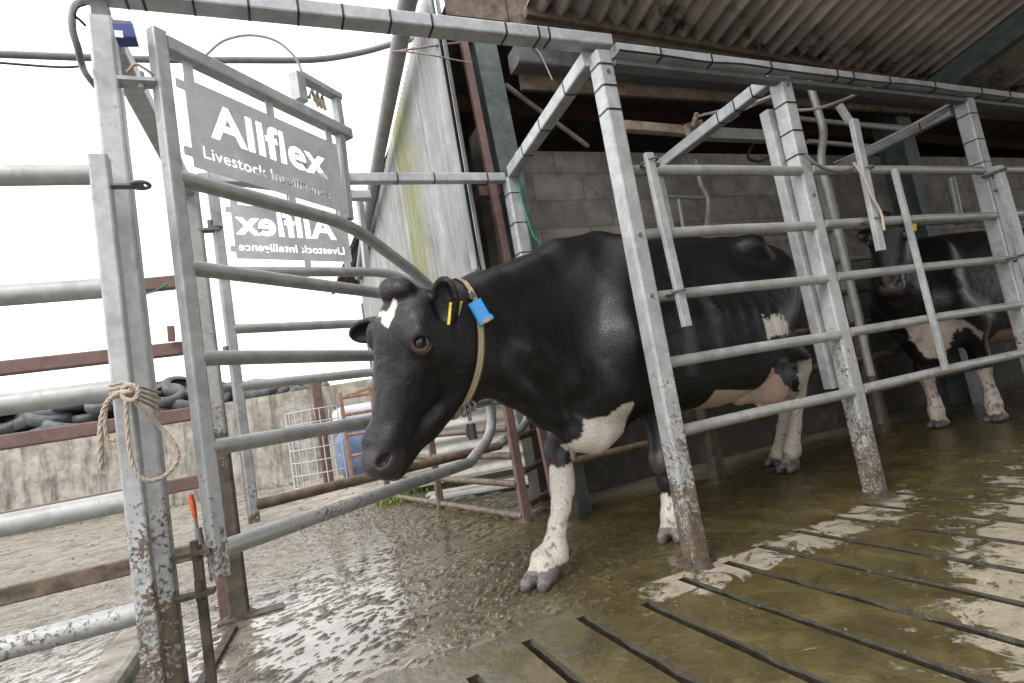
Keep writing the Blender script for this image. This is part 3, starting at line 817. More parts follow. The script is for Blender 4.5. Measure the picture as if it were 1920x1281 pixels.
# ------------------------------------------------------------------ the cow at the gate
def build_cow_at_gate():
    xs = axis((.16, .84, .0042), (.84, 1.66, .0065), (1.66, 3.5, .0105))
    ys = axis((1.50, 2.12, .0048), (2.12, 2.50, .0068), (2.50, 3.2, .011))
    zs = axis((-.03, .36, .0085), (.36, 1.36, .0052), (1.36, 1.66, .009))
    F = Field(xs, ys, zs)
    O = np.array([.9, 2.22, 0]); u = unit([.979, .205, 0]); n = np.array([-u[1], u[0], 0]); up = np.array([0, 0, 1.])
    def q(x, y, off=0.0): return onP(x, y, O + n * off, u)
    def B(X, off, z): return np.array([X, 2.22 + .21 * (X - .9), z]) + n * off
    S = lambda X: (X - .9) / .979
    F.sweep(O, n, u, up, [(S(1.10), 0, .74, 1.30, .11), (S(1.22), 0, .62, 1.40, .18), (S(1.36), 0, .58, 1.462, .235), (S(1.55), 0, .60, 1.492, .27),
                          (S(1.85), 0, .575, 1.498, .315), (S(2.15), 0, .545, 1.485, .36), (S(2.36), 0, .58, 1.485, .365), (S(2.52), 0, .72, 1.49, .33),
                          (S(2.72), 0, .86, 1.475, .28), (S(2.86), 0, .92, 1.46, .23), (S(2.97), 0, 1.02, 1.42, .18), (S(3.05), 0, 1.10, 1.36, .12)], k=.05, pear=.26, e=2.25)
    # backbone ridge, withers, hooks, pins
    F.chain([(B(1.30, 0, 1.425), .04), (B(1.55, 0, 1.462), .045), (B(2.3, 0, 1.460), .04), (B(2.75, 0, 1.455), .04), (B(2.99, 0, 1.40), .04)], .07)
    for sg in (-1, 1):
        F.ell(B(2.50, sg * .235, 1.375), (u, n, up), (.09, .06, .04), .13)
        F.cone(B(2.50, sg * .21, 1.39), B(2.54, sg * .05, 1.45), .04, .035, .08)
        F.cone(B(2.52, sg * .23, 1.37), B(2.95, sg * .12, 1.33), .055, .05, .09)
        F.ell(B(2.98, sg * .10, 1.30), (u, n, up), (.07, .05, .07), .05)
        F.ell(B(2.34, sg * .33, 1.30), (unit([1, 0, .2]), n, up), (.12, .06, .06), .14, sub=True)      # hollow before the hip
        F.ell(B(2.76, sg * .30, 1.43), (u, n, up), (.13, .05, .03), .10, sub=True)
        # shoulder blade, upper arm
        F.cone(B(1.60, sg * .15, 1.38), B(1.42, sg * .18, .98), .065, .115, .11)
        F.cone(B(1.39, sg * .18, .96), B(1.62, sg * .19, .78), .115, .10, .09)
        F.ell(B(1.66, sg * .235, 1.08), (unit([.45, 0, 1]), n, u), (.26, .05, .12), .08)
    for sg in (-1, 1):      # hollows before and behind the shoulder, and along the flank
        F.cone(B(1.24, sg * .285, 1.22), B(1.20, sg * .30, .90), .050, .060, .12, sub=True)
        F.cone(B(1.84, sg * .375, 1.28), B(1.80, sg * .40, .80), .055, .065, .13, sub=True)
        F.cone(B(2.30, sg * .34, 1.38), B(1.95, sg * .33, 1.40), .045, .03, .12, sub=True)
        F.ell(B(2.78, sg * .30, 1.10), (u, n, up), (.05, .05, .20), .09, sub=True)
    for i in range(5):      # a hint of ribs
        X = 1.92 + i * .10
        F.chain([(B(X - .03, -.205, 1.27), .015), (B(X + .04, -.300 - .011 * i, 1.02), .018), (B(X + .03, -.290 - .009 * i, .82), .008)], .07)
    # neck
    nk = [(q(1065, 640, 0), .34), (q(1005, 630, 0), .315), (onY(948, 630, 2.17), .243), (onY(897, 630, 2.07), .198), (onY(858, 632, 1.99), .160), (onY(822, 628, 1.93), .125)]
    for (a, ra), (b, rb) in zip(nk[:-1], nk[1:]):
        d = b - a; F.cone(a, b, ra, rb, .07, np.array([-d[1], d[0], 0]), .50)
    F.chain([(onY(1130, 478, 2.36), .05), (onY(1037, 490, 2.30), .055), (onY(905, 555, 2.11), .048), (onY(850, 580, 2.02), .045)], .10)     # crest of the neck
    F.chain([(onY(905, 690, 2.0), .055), (onY(960, 728, 2.12), .05), (onY(1020, 775, 2.22), .05), (onY(1080, 815, 2.26), .05)], .06)      # throat
    F.chain([(onY(935, 640, 2.02), .03), (onY(1000, 678, 2.11), .035), (onY(1070, 705, 2.16), .04), (onY(1130, 700, 2.24), .05)], .08)     # long muscle of the neck
    # brisket fold
    F.ell(onY(1118, 790, 2.28), (unit([1, .2, .25]), n, np.cross(unit([1, .2, .25]), n)), (.19, .075, .125), .05)
    F.cone(onY(1065, 808, 2.26), onY(1112, 822, 2.28), .045, .060, .05)
    F.cone(onY(1120, 815, 2.29), onY(1185, 772, 2.33), .050, .03, .05)
    # fore legs
    hoofs = []
    def leg(pts, kk=.035):
        F.chain(pts, kk)
    def hoof(c, fw, w=1.0):
        """two claws, c on the floor below the pastern, fw the way the foot points"""
        fw = unit([fw[0], fw[1], 0]); sd = np.array([-fw[1], fw[0], 0])
        for sg in (-1, 1):
            a = np.array(c) + sd * .029 * sg * w; tip = unit(fw + sd * sg * .12)
            F.cone(a - tip * .035 + up * .052, a + tip * .050 * w + up * .026, .034 * w, .026 * w, .012)
            F.cone(a - tip * .03 + up * .012, a + tip * .065 * w + up * .008, .030 * w, .020 * w, .012)
            F.cone(a - tip * .055 + sd * sg * .005 + up * .075, a - tip * .065 + up * .065, .013, .010, .015)   # dew claw
        hoofs.append(np.array(c))
    # leg carried forward (off side)
    h1 = onG(1016, 1098)
    leg([(onY(1085, 770, 2.38), .10), (onY(1050, 842, 2.40), .066), (onY(1054, 895, 2.375), .049), (onY(1055, 918, 2.365), .047), (onY(1052, 950, 2.345), .037),
         (onY(1045, 985, 2.31), .034), (onY(1041, 1020, 2.285), .042), (onY(1040, 1040, 2.272), .052)])
    leg([(onY(1040, 1040, 2.272), .052), (h1 + np.array([.035, .02, .09]), .046), (h1 + np.array([.01, .005, .055]), .045)])
    hoof(h1 + np.array([.005, 0, 0]), (-.75, -.55), 1.12)
    # leg under the shoulder (near side)
    h2 = onG(1262, 1012)
    leg([(B(1.60, -.18, .80), .105), (onY(1232, 775, 2.29), .075), (onY(1241, 835, 2.28), .055), (onY(1242, 862, 2.275), .056), (onY(1250, 900, 2.28), .040),
         (onY(1257, 935, 2.285), .036), (onY(1260, 965, 2.285), .046)])
    leg([(onY(1260, 965, 2.285), .046), (h2 + np.array([0, 0, .06]), .044)])
    hoof(h2, (-.75, -.66))
    # hind legs
    h3 = onG(1481, 884)
    for sg, kn, hk, ft, hf in ((-1, onY(1435, 655, 2.50), onY(1503, 690, 2.66), onY(1485, 845, 2.74), h3), (1, onY(1425, 660, 2.85), onY(1480, 700, 2.98), onY(1462, 850, 2.95), onG(1458, 872))):
        hip = B(2.72, sg * .17, 1.22)
        F.cone(hip, kn + np.array([.03, 0, .10]), .155, .125, .09)
        F.cone(B(2.90, sg * .13, 1.22), kn + np.array([.13, .04, .10]), .11, .09, .09)
        F.cone(kn + np.array([0.0, 0, .05]), hk + np.array([0, 0, .08]), .11, .055, .07)
        F.cone(kn + np.array([.13, .04, .10]), hk + np.array([.01, 0, .06]), .085, .045, .06)
        F.cone(hk + np.array([.03, 0, .05]), hk, .038, .050, .03)
        F.chain([(hk, .052), (hk * .7 + ft * .3, .038), (hk * .3 + ft * .7, .035), (ft, .050)], .03)
        F.cone(ft, hf + up * .06, .048, .044, .03)
        hoof(hf, (-.95, -.2))
    # udder with teats
    F.ell(onY(1438, 712, 2.54), (u, n, up), (.165, .12, .155), .05)
    F.ell(onY(1462, 712, 2.68), (u, n, up), (.13, .14, .13), .05)
    F.cone(onY(1445, 700, 2.60), onY(1385, 745, 2.60), .10, .05, .07)
    for x, y, Y in ((1425, 765, 2.55), (1470, 758, 2.58), (1445, 752, 2.72)):
        p = onY(x, y, Y); F.cone(p + up * .06, p - up * .015, .018, .014, .02)
    # tail
    F.chain([(B(2.98, 0, 1.42), .04), (B(3.06, .0, 1.34), .032), (B(3.09, .02, 1.15), .024), (B(3.09, .05, .85), .022), (B(3.09, .06, .66), .038), (B(3.10, .07, .48), .02)], .03)
    # head
    dep = 1.93
    poll = CPOS + ray(738, 550) * dep
    vdir = unit(ray(770, 650)); right = VM[0]; down = -VM[1]
    phi = math.radians(43)
    nrm = -vdir * math.cos(phi) - right * math.sin(phi); nrm = nrm + up * .02
    face = right * -.062 + down * .985 + unit(nrm) * .10
    H = Head(poll, face, nrm, 1.03)
    eb = CPOS + ray(838, 616) * (dep + .05); et = CPOS + ray(832, 528) * (dep + .01)
    fb = H(-.085, .09, -.09); ft_ = CPOS + ray(664, 628) * (dep + .13)
    H.build(F, near_ear=(eb, et, -vdir * .9 - right * .40, .052), far_ear=(fb, ft_, -vdir - up * .5, .050), jaw=1.27)
    # throat latch
    F.cone(H(.0, .16, -.20), onY(880, 650, 2.03), .13, .17, .08, n, .6)
    # ground cut
    D = F.D; zz = F.z[None, None, :]; F.D = np.maximum(D, -(zz - .002))
    def colour(P):
        black = np.array([.0042, .0040, .0045]); white = np.array([.60, .555, .48]); pink = np.array([.60, .43, .36])
        x, y = px_of(P); col = np.tile(black, (len(P), 1)); j = (fbm(P, 28, 3) - .5)
        jx, jy = x + j * 26, y + (fbm(P, 28, 9) - .5) * 26
        near = ((P - O) @ n) < .05
        z = P[:, 2] + j * .05; X = P[:, 0]
        brown = fbm(P, 4, 5)[:, None]; col = col * (1 + np.clip(brown - .5, 0, 1) * np.array([1.7, .9, .5]))
        def setc(m, c): col[m] = c
        # far fore leg, near fore leg, hind legs
        setc((X < 1.2) & (z < .45) & (P[:, 1] > 2.1), white)
        setc((X > 1.3) & (X < 1.9) & (z < .215) & (P[:, 2] < .3), white)
        m = (X > 1.45) & (X < 1.9) & (z < .42) & (z > .33); setc(m, np.array([.05, .045, .042]))
        setc((X > 2.4) & (z < .70) & (P[:, 2] < .76) & ((x > 1497 + j * 12) | (y > 735)), white * .9)
        # brisket
        setc(inpoly(jx, jy, [(1050, 832), (1085, 822), (1094, 786), (1135, 776), (1185, 756), (1215, 770), (1190, 800), (1150, 880), (1090, 880)]) & (X > .95) & (X < 1.8) & (z < .68) & ~((X > 1.45) & (P[:, 1] < 2.31)), white)
        # belly, udder
        m = (z < .655) & (X > 1.95) & (X < 2.45) & (y > 731); setc(m, np.array([.52, .43, .31]))
        m = inpoly(jx, jy, [(1395, 690), (1410, 662), (1424, 664), (1487, 735), (1480, 790), (1380, 790), (1385, 740)]) & (P[:, 2] < .80) & (P[:, 2] > .36) & (X > 2.35) & (P[:, 1] < 2.80)
        setc(m, pink)
        mm = m & (x < 1425 + j * 60) & (y < 740); setc(mm, white * .95)
        m = inpoly(jx, jy, [(1405, 612), (1414, 592), (1440, 596), (1464, 584), (1484, 628), (1455, 626), (1432, 640), (1418, 672), (1404, 665)]) & near & (X > 2.3); setc(m, white)
        # head: blaze, muzzle, eye rim, inside of ears
        hx, hy, hz = H.local(P)
        front = (hz > -.04)
        m = inpoly(jx * .5 + x * .5, jy * .5 + y * .5, [(711, 584), (724, 586), (737, 562), (744, 566), (741, 590), (728, 616), (712, 606)]) & front & (hy < .2) & (np.abs(hx) < .12); setc(m, white * 1.08)
        mz = np.clip((hy - .50 - .035 * np.clip(-hz, 0, .2) * 10 * 0) / .03, 0, 1) * (hz > -.075) * (np.abs(hx) < .12) * (hy < .7)
        col[:] = col * (1 - .8 * mz[:, None]) + np.array([.035, .024, .025]) * .8 * mz[:, None]
        for sg in (-1, 1):
            e = H(.126 * sg, .157, -.042); r = np.linalg.norm(P - e, axis=1)
            t = np.clip(1 - (r - .030) / .014, 0, 1) * (r < .05)
            low = np.clip(((P - e) @ H.f) / .03 + .55, .15, 1)
            tt = (t * low)[:, None] * .6; col[:] = col * (1 - tt) + np.array([.16, .115, .105]) * tt
        # hooves
        for c in hoofs:
            d = np.linalg.norm((P - c)[:, :2], axis=1); m = (d < .14) & (P[:, 2] < .068 + j * .02)
            setc(m, np.array([.17, .155, .145]))
            m2 = (d < .16) & (P[:, 2] < .03 + j * .05); col[m2] = col[m2] * .45
        # muck on the shanks
        s_ = fbm(P, 60, 21); m = (P[:, 2] < .45) & (s_ > .61 + P[:, 2] * .30); col[m] = col[m] * .25 + np.array([.04, .03, .02])
        return col
    cow = F.mesh('cow', COAT, colour, smooth=2)
    tag(cow, 'black cow stepping out of the race past the gate, wearing a collar with blue tag', 'cow', 'black and white cows')
    for sg in (1, -1):
        fw = unit(H.l * sg * .90 + H.n * .42 + H.f * -.04)
        if sg == 1: fw = unit(fw + (-vdir) * .45 - right * .22 + up * .16)
        if sg == 1: fw0 = fw
        c = H(.1145 * sg, .155, -.043)
        make_eye(c, fw, -H.f, .0262 * H.k, cow)
    rnd = random.Random(3); mb = MB()          # lashes of the near eye
    ec = H(.1145, .155, -.043); R_ = .0262 * H.k
    for i in range(26):
        a = -1.15 + 2.3 * i / 25; base = ec + fw0 * R_ * .62 + (-H.f * math.cos(a) + unit(np.cross(H.f, fw0)) * math.sin(a) * 1.25) * R_ * .82
        d = unit(fw0 * .9 - H.f * .5 * math.cos(a) + H.f * .75 + unit(np.cross(H.f, fw0)) * math.sin(a) * .5)
        L = .016 * rnd.uniform(.7, 1.2); mb.tube([base, base + d * L * .5, base + d * L + H.f * .003], [.0008, .0006, .0002], 4)
    mb.build('eyelashes', CABLE_, cow)
    return cow, H, dep
cow1, HD, HDEP = build_cow_at_gate()

def build_cow_behind():
    """second cow waiting in the race, head turned to the camera"""
    xs = axis((3.55, 4.25, .011), (4.25, 7.0, .02)); ys = axis((2.15, 3.1, .012)); zs = axis((-.03, 1.66, .012))
    F = Field(xs, ys, zs)
    u = np.array([1., 0, 0]); n = np.array([0, 1., 0]); up = np.array([0, 0, 1.]); YC = 2.70
    def B(X, off, z): return np.array([4.25 + X, YC + off, z])
    F.sweep(B(0, 0, 0), n, u, up, [(0, 0, .70, 1.28, .12), (.12, 0, .60, 1.36, .18), (.28, 0, .55, 1.43, .23), (.5, 0, .58, 1.46, .27), (.9, 0, .56, 1.47, .32),
        (1.3, 0, .54, 1.47, .35), (1.6, 0, .60, 1.48, .32), (1.9, 0, .85, 1.46, .24), (2.1, 0, 1.0, 1.42, .18), (2.2, 0, 1.1, 1.36, .12)], k=.05, pear=.25, e=2.2)
    for sg in (-1, 1):
        F.ell(B(1.68, sg * .22, 1.40), (u, n, up), (.08, .05, .06), .08)
        F.cone(B(.42, sg * .13, 1.34), B(.20, sg * .19, .95), .07, .12, .09)
        F.cone(B(.20, sg * .19, .95), B(.46, sg * .19, .78), .12, .10, .08)
        F.cone(B(1.85, sg * .16, 1.2), B(1.72, sg * .19, .78), .16, .12, .09)
        F.cone(B(1.72, sg * .19, .78), B(2.05, sg * .14, .58), .11, .055, .07)
        F.chain([(B(2.05, sg * .14, .56), .05), (B(2.0, sg * .13, .16), .036), (B(1.95, sg * .13, .06), .05)], .03)
    F.ell(B(.22, 0, .66), (u, n, up), (.17, .12, .19), .06)
    F.ell(B(1.65, 0, .60), (u, n, up), (.16, .14, .14), .06)
    hoofs = []
    for hx, hy, el in ((4.65, 2.86, .13), (4.86, 2.58, -.17)):
        h = np.array([hx, hy, 0]); k = np.array([hx - .02, hy, .44])
        F.chain([(B(.46, el, .78), .10), (k + up * .05, .058), (k, .060), (k - up * .06, .045), (h + up * .20 + u * .01, .038), (h + up * .13, .050), (h + up * .06, .052)], .035)
        for sg in (-1, 1):
            a = h + n * .03 * sg; F.cone(a + u * .02 + up * .03, a - u * .075 + up * .02, .036, .028, .015)
        hoofs.append(h)
    F.chain([(B(.30, 0, 1.05), .30), (B(.08, -.03, 1.05), .25), (B(-.10, -.08, 1.08), .17), (B(-.20, -.10, 1.12), .11)], .08, n, .6)
    dep = 3.88; vdir = unit(ray(1662, 480)); right = VM[0]; down = -VM[1]
    poll = CPOS + ray(1655, 408) * (dep + .06)
    nrm = -vdir * .93 - right * .30 + up * .1
    H = Head(poll, right * .10 + down * .95 - vdir * .32, nrm, .92)
    H.build(F, near_ear=(H(.085, .07, -.09), H(.20, .045, -.10), H.n + H.f * .3, .050), far_ear=(H(-.085, .07, -.09), H(-.20, .06, -.10), H.n + H.f * .3, .050))
    F.chain([(H(0, .12, -.16), .09), (B(-.12, -.09, 1.06), .15)], .08)
    F.D = np.maximum(F.D, -(F.z[None, None, :] - .002))
    def colour(P):
        black = np.array([.0042, .0040, .0045]); white = np.array([.55, .48, .40])
        x, y = px_of(P); col = np.tile(black, (len(P), 1)); j = fbm(P, 24, 3) - .5; z = P[:, 2] + j * .06; X = P[:, 0]
        jx, jy = x + j * 14, y + (fbm(P, 24, 9) - .5) * 14
        m = (X > 4.5) & (X < 5.1) & (z < .40); col[m] = white
        m = (X > 5.8) & (z < .5); col[m] = white * .9
        m = inpoly(jx, jy, [(1692, 612), (1770, 590), (1812, 600), (1845, 625), (1842, 640), (1815, 612), (1790, 622), (1770, 668), (1735, 672)]) & (X < 4.95) & (P[:, 2] < .85); col[m] = white
        m = (z < .66) & (X > 4.95) & (X < 5.8); col[m] = np.array([.42, .30, .18])
        hx, hy, hz = H.local(P)
        mz = np.clip((hy - .52) / .03, 0, 1) * (hz > -.06) * (hy < .7) * (np.abs(hx) < .12)
        col = col * (1 - .85 * mz[:, None]) + np.array([.07, .05, .05]) * .85 * mz[:, None]
        for c in hoofs:
            m = (np.linalg.norm((P - c)[:, :2], axis=1) < .13) & (P[:, 2] < .06); col[m] = (.10, .09, .085)
        s_ = fbm(P, 55, 21); m = (P[:, 2] < .5) & (s_ > .60); col[m] = col[m] * .25 + np.array([.04, .03, .02])
        return col
    cow = F.mesh('cow', COAT, colour, smooth=1)
    tag(cow, 'black cow with white brisket waiting behind the rails at the right', 'cow', 'black and white cows')
    for sg in (1, -1):
        make_eye(H(.1145 * sg, .155, -.043), unit(H.l * sg * .85 + H.n * .5), -H.f, .026, cow)
    return cow, H
cow2, HD2 = build_cow_behind()
# ------------------------------------------------------------------ short coat hair, thin blades rooted in the skin
def coat_hair(cow, H, count, seed, keep, length):
    me = cow.data; nv = len(me.vertices); co = np.empty(nv * 3, np.float32); me.vertices.foreach_get('co', co); co = co.reshape(-1, 3).astype(float)
    nf = len(me.polygons); F = np.empty(nf * 4, np.int32); me.loops.foreach_get('vertex_index', F); F = F.reshape(-1, 4)
    cl = np.empty(nv * 4, np.float32); me.color_attributes['coat'].data.foreach_get('color', cl); cl = cl.reshape(-1, 4)
    a, b, c, d = (co[F[:, i]] for i in range(4))
    nn = np.cross(c - a, d - b); ar = np.linalg.norm(nn, axis=1) / 2; nn /= np.maximum(ar * 2, 1e-12)[:, None]
    vn = np.zeros_like(co)
    for i in range(4):
        for q in range(3): vn[:, q] += np.bincount(F[:, i], nn[:, q], nv)
    vn /= np.maximum(np.linalg.norm(vn, axis=1), 1e-9)[:, None]
    cen = (a + b + c + d) / 4
    tocam = CPOS - cen; w = ar * keep(cen) * ((nn * tocam).sum(1) > -.15 * np.linalg.norm(tocam, axis=1))
    rng = np.random.default_rng(seed); cum = np.cumsum(w); f = np.searchsorted(cum, rng.random(count) * cum[-1]); f = np.minimum(f, nf - 1)
    s, t = rng.random((2, count)); wt = [(1 - s) * (1 - t), s * (1 - t), s * t, (1 - s) * t]
    p = sum(wt[i][:, None] * co[F[f, i]] for i in range(4)); n = sum(wt[i][:, None] * vn[F[f, i]] for i in range(4)); n /= np.linalg.norm(n, axis=1)[:, None]
    col = sum(wt[i][:, None] * cl[F[f, i]] for i in range(4))
    hx, hy, hz = H.local(p); onhead = np.clip(1 - np.maximum(np.linalg.norm(np.stack([hx, hy - .28, hz + .08], 1), axis=1) - .30, 0) / .08, 0, 1)[:, None]
    flow = np.tile(np.array([.72, .10, -.55]), (count, 1)) * (1 - onhead) + H.f * -.5 * onhead + (H.l * np.sign(hx)[:, None]) * .45 * onhead
    low = np.clip((.62 - p[:, 2]) / .2, 0, 1)[:, None]; flow = flow * (1 - low) + np.array([.1, 0, -1.]) * low
    wv = np.stack([fbm(p, 7, 70) - .5, fbm(p, 7, 71) - .5, fbm(p, 7, 72) - .5], 1); flow = flow + wv * 1.3 + rng.normal(0, .16, (count, 3))
    tdir = flow - n * (flow * n).sum(1)[:, None]; tdir /= np.maximum(np.linalg.norm(tdir, axis=1), 1e-6)[:, None]
    side = np.cross(n, tdir)
    L = length(p, onhead[:, 0]) * rng.uniform(.6, 1.25, count); L = L[:, None]
    lift = (rng.uniform(.08, .24, count) + .12 * (fbm(p, 16, 80) - .5))[:, None]
    wd = (.0007 + .00045 * rng.random(count))[:, None]
    root = p - n * .0006
    tip = root + tdir * L * np.cos(lift) + n * L * np.sin(lift)
    P = np.stack([root - side * wd, root + side * wd, tip], 1).reshape(-1, 3)
    m2 = bpy.data.meshes.new('coat_hair'); m2.vertices.add(len(P)); m2.vertices.foreach_set('co', P.astype(np.float32).ravel())
    m2.loops.add(count * 3); m2.loops.foreach_set('vertex_index', np.arange(count * 3, dtype=np.int32))
    m2.polygons.add(count); m2.polygons.foreach_set('loop_start', np.arange(0, count * 3, 3, dtype=np.int32)); m2.update(calc_edges=True)
    k = rng.uniform(.65, 1.6, count)[:, None]; cc = col.copy(); cc[:, :3] *= k; cc = np.repeat(cc, 3, axis=0)
    at = m2.color_attributes.new('coat', 'FLOAT_COLOR', 'POINT'); at.data.foreach_set('color', cc.astype(np.float32).ravel())
    m2.materials.append(HAIRM); o = bpy.data.objects.new('coat_hair', m2); sc.collection.objects.link(o); o.parent = cow; o['kind'] = 'stuff'; return o
def hair_mat():
    m, n, b = mat_base('cow_hair'); N = NT(n); a = N.new('Attribute', attribute_name='coat').outputs['Color']
    N.link(a, b.inputs['Base Color']); b.inputs['Roughness'].default_value = .34; b.inputs['Specular IOR Level'].default_value = .55; return m
HAIRM = hair_mat()
def _keep1(P):
    hx, hy, hz = HD.local(P); k = np.ones(len(P))
    k[(hy > .515) & (hy < .75) & (np.abs(hx) < .14) & (hz > -.09)] = 0                     # bare muzzle
    for sg in (1, -1): k[np.linalg.norm(P - HD(.126 * sg, .157, -.042), axis=1) < .034] = 0    # eyelids
    k[P[:, 2] < .075] = 0; k[(P[:, 0] > 2.42) & (P[:, 2] < .78) & (P[:, 2] > .36) & (P[:, 0] < 2.95) & (P[:, 1] < 2.72)] *= .04      # udder
    k[P[:, 0] < 1.2] *= 1.9; return k
coat_hair(cow1, HD, 420000, 5, _keep1, lambda p, h: .0125 - .0055 * h)
def _keep2(P):
    hx, hy, hz = HD2.local(P); k = np.ones(len(P)); k[(hy > .52) & (hy < .75) & (np.abs(hx) < .14) & (hz > -.09)] = 0; k[P[:, 2] < .07] = 0; k[P[:, 0] > 6.2] = 0; return k
coat_hair(cow2, HD2, 110000, 6, _keep2, lambda p, h: .018 - .006 * h)
# ------------------------------------------------------------------ the race of galvanised steel
NY, FY = 1.97, 3.07
ZR = [1.68, 1.385, 1.105, .815, .525]
TIE = flat_mat('cable_tie', (.015, .015, .016), .4)
def ties(parent, p0, p1, w, fr, mat=None, h=None):
    """black cable ties strapped round a box section"""
    p0, p1 = np.array(p0, float), np.array(p1, float); d = unit(p1 - p0)
    for f in fr:
        c = p0 + (p1 - p0) * f; mb = MB(); tl = d * .0028
        up = (0, 0, 1) if abs(d[2]) < .8 else (0, 1, 0)
        mb.beam(c - tl, c + tl + d * .002, w + .005, (h or w) + .005, up=up, bev=.012)
        side = np.cross(d, up) ; k = c + np.array(up) * ((h or w) / 2 + .006)
        mb.box(k, (.008, .008, .008)); mb.build('cable_tie', TIE, parent)
def foot_muck(p, r=.085):
    mb = MB(); rnd = random.Random(int(p[0] * 100)); vs = []; n_ = 18
    for k in range(n_):
        a = 2 * math.pi * k / n_; q = r * (1 + rnd.uniform(-.22, .22)); vs.append((p[0] + q * math.cos(a), p[1] + q * math.sin(a), .001))
    for k in range(n_):
        a = 2 * math.pi * k / n_; q = r * .60; vs.append((p[0] + q * math.cos(a), p[1] + q * math.sin(a), .022 + rnd.uniform(0, .012)))
    fs = [(k, (k + 1) % n_, n_ + (k + 1) % n_, n_ + k) for k in range(n_)] + [tuple(range(n_, 2 * n_))]
    mb.add(vs, fs, True); return mb

# overhead beam
beam = thing('overhead_beam', 'long galvanised overhead beam strapped with black cable ties above the race', 'steel beam', (.5, NY, 2.2))
b0 = onY(146, -20, 1.92) + np.array([-.02, .038, .028]); b1 = onY(1147, 84, 1.92) + np.array([.01, .038, .028])
mb = MB(); mb.beam(b0, b1, .076, .056); mb.build('box_section', GALV, beam)
c0 = onY(1150, 97, 1.925) + np.array([0.03, .028, .028]); c1 = onY(1920, 187, 1.925) + np.array([0, .028, .028]); c2 = c1 + (c1 - c0) * .5
mb = MB(); mb.beam(c0, c2, .052, .048); mb.build('box_section', GALV, beam)
mb = MB(); mb.beam(c0 - np.array([0, -.03, .050]), c2 - np.array([0, -.03, .05]), .05, .022); mb.build('cable_tray', DKSTEEL, beam)
#ties(beam, b0, b1, .088, [(x - 146) / 1001. * 1.0 for x in ()] )
def frac_x(p0, p1, px):
    a, b_ = px_of(np.array([p0]))[0][0], px_of(np.array([p1]))[0][0]
    # solve along the 3-D segment
    lo, hi = 0., 1.
    for _ in range(40):
        m_ = (lo + hi) / 2; x = px_of(np.array([p0 + (p1 - p0) * m_]))[0][0]
        if x < px: lo = m_
        else: hi = m_
    return lo
ties(beam, b0, b1, .076, h=.056, fr=[frac_x(b0, b1, x) for x in (235, 268, 362, 465, 557, 640, 728, 805, 942, 1003, 1022)])
ties(beam, c0, c1, .055, [frac_x(c0, c1, x) for x in (1232, 1327, 1438, 1562, 1592, 1660, 1745, 1832, 1885)])
# thin cable lying on the beam
mb = MB(); rnd = random.Random(3)
mb.tube(smooth_path([c0 + (c1 - c0) * t + np.array([0, -.03 + rnd.uniform(-.004, .004), -.02 + rnd.uniform(-.006, .004)]) for t in np.linspace(0, 1, 14)], 4), .005, 6)
mb.build('cable', CABLE, beam)

def post(name, label, X, Y, z0, z1, w, mat, lean=0, tiefr=(), group=None, bolts=()):
    t = thing(name, label, 'post', (X, Y, 0), group)
    mb = MB(); p0 = np.array([X, Y, z0]); p1 = np.array([X - lean, Y, z1]); mb.beam(p0, p1, w, w, up=(0, 1, 0)); mb.build('upright', mat, t)
    foot_muck((X, Y), w * .95).build('muck_at_foot', MUCKM, t)
    ties(t, p0, p1, w, tiefr)
    for f in bolts:
        mb = MB(); c = p0 + (p1 - p0) * f; mb.cyl(c + np.array([0, -w / 2 - .007, 0]), c + np.array([0, -w / 2 + .002, 0]), .009, 6); mb.build('bolt', DKSTEEL, t)
    return t
MUCKM = flat_mat('muck', (.060, .046, .030), .55, .5, 40, bump=.8)
POSTG = 'galvanised posts of the race'
tall = post('gate_post', 'tall wide galvanised post left of the stencilled gate, carrying the overhead beam', -.358, NY + .0, 0, 2.178, .068, GALV_MUD, group=POSTG)
mb = MB(); mb.box((-.358, NY, 2.206), (.045, .05, .056)); mb.build('beam_bracket', DKSTEEL, tall)
p1 = post('race_post', 'galvanised post in front of the near cow\'s shoulder, mucky foot on the slats', 1.465, NY - .03, 0, 2.20, .078, GALV_MUD, -.02, (.97, .925, .875), POSTG, (.955, .62, .50))
p2 = post('race_post', 'galvanised post between the two cows, foot by the head of the floor slots', 2.645, NY + .03, 0, 2.20, .082, GALV_MUD, 0, (.93, .86, .80), POSTG, (.975, .70))
mb = MB(); mb.beam((2.618, NY + .112, .55), (2.606, NY + .112, 2.06), .060, .06, up=(0, 1, 0)); mb.build('channel', GALV_MUD, p2)
p3 = post('race_post', 'galvanised post at the right beside the second cow\'s foreleg', 4.265, NY + .03, 0, 2.16, .088, GALV_MUD, 0, (.95, .87, .80), POSTG, (.71, .5))
p4 = post('race_post', 'galvanised post at the far right end of the rails', 5.95, NY + .03, 0, 2.1, .10, GALV_MUD, 0, (), POSTG)
FARG = 'posts along the far side of the race'
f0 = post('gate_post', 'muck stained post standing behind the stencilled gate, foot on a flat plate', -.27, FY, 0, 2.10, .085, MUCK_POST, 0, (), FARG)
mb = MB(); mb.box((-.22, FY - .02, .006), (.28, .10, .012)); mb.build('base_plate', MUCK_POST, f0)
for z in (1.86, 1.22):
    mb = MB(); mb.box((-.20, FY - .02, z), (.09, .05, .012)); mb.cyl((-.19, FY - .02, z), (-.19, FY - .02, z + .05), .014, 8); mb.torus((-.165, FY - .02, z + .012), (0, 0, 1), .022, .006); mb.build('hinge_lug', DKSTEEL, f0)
f1 = post('race_post', 'far post behind the near cow\'s foreleg, mucky below', 1.50, FY, 0, 2.10, .085, MUCK_POST, -.0, (.96, .87, .78), FARG)
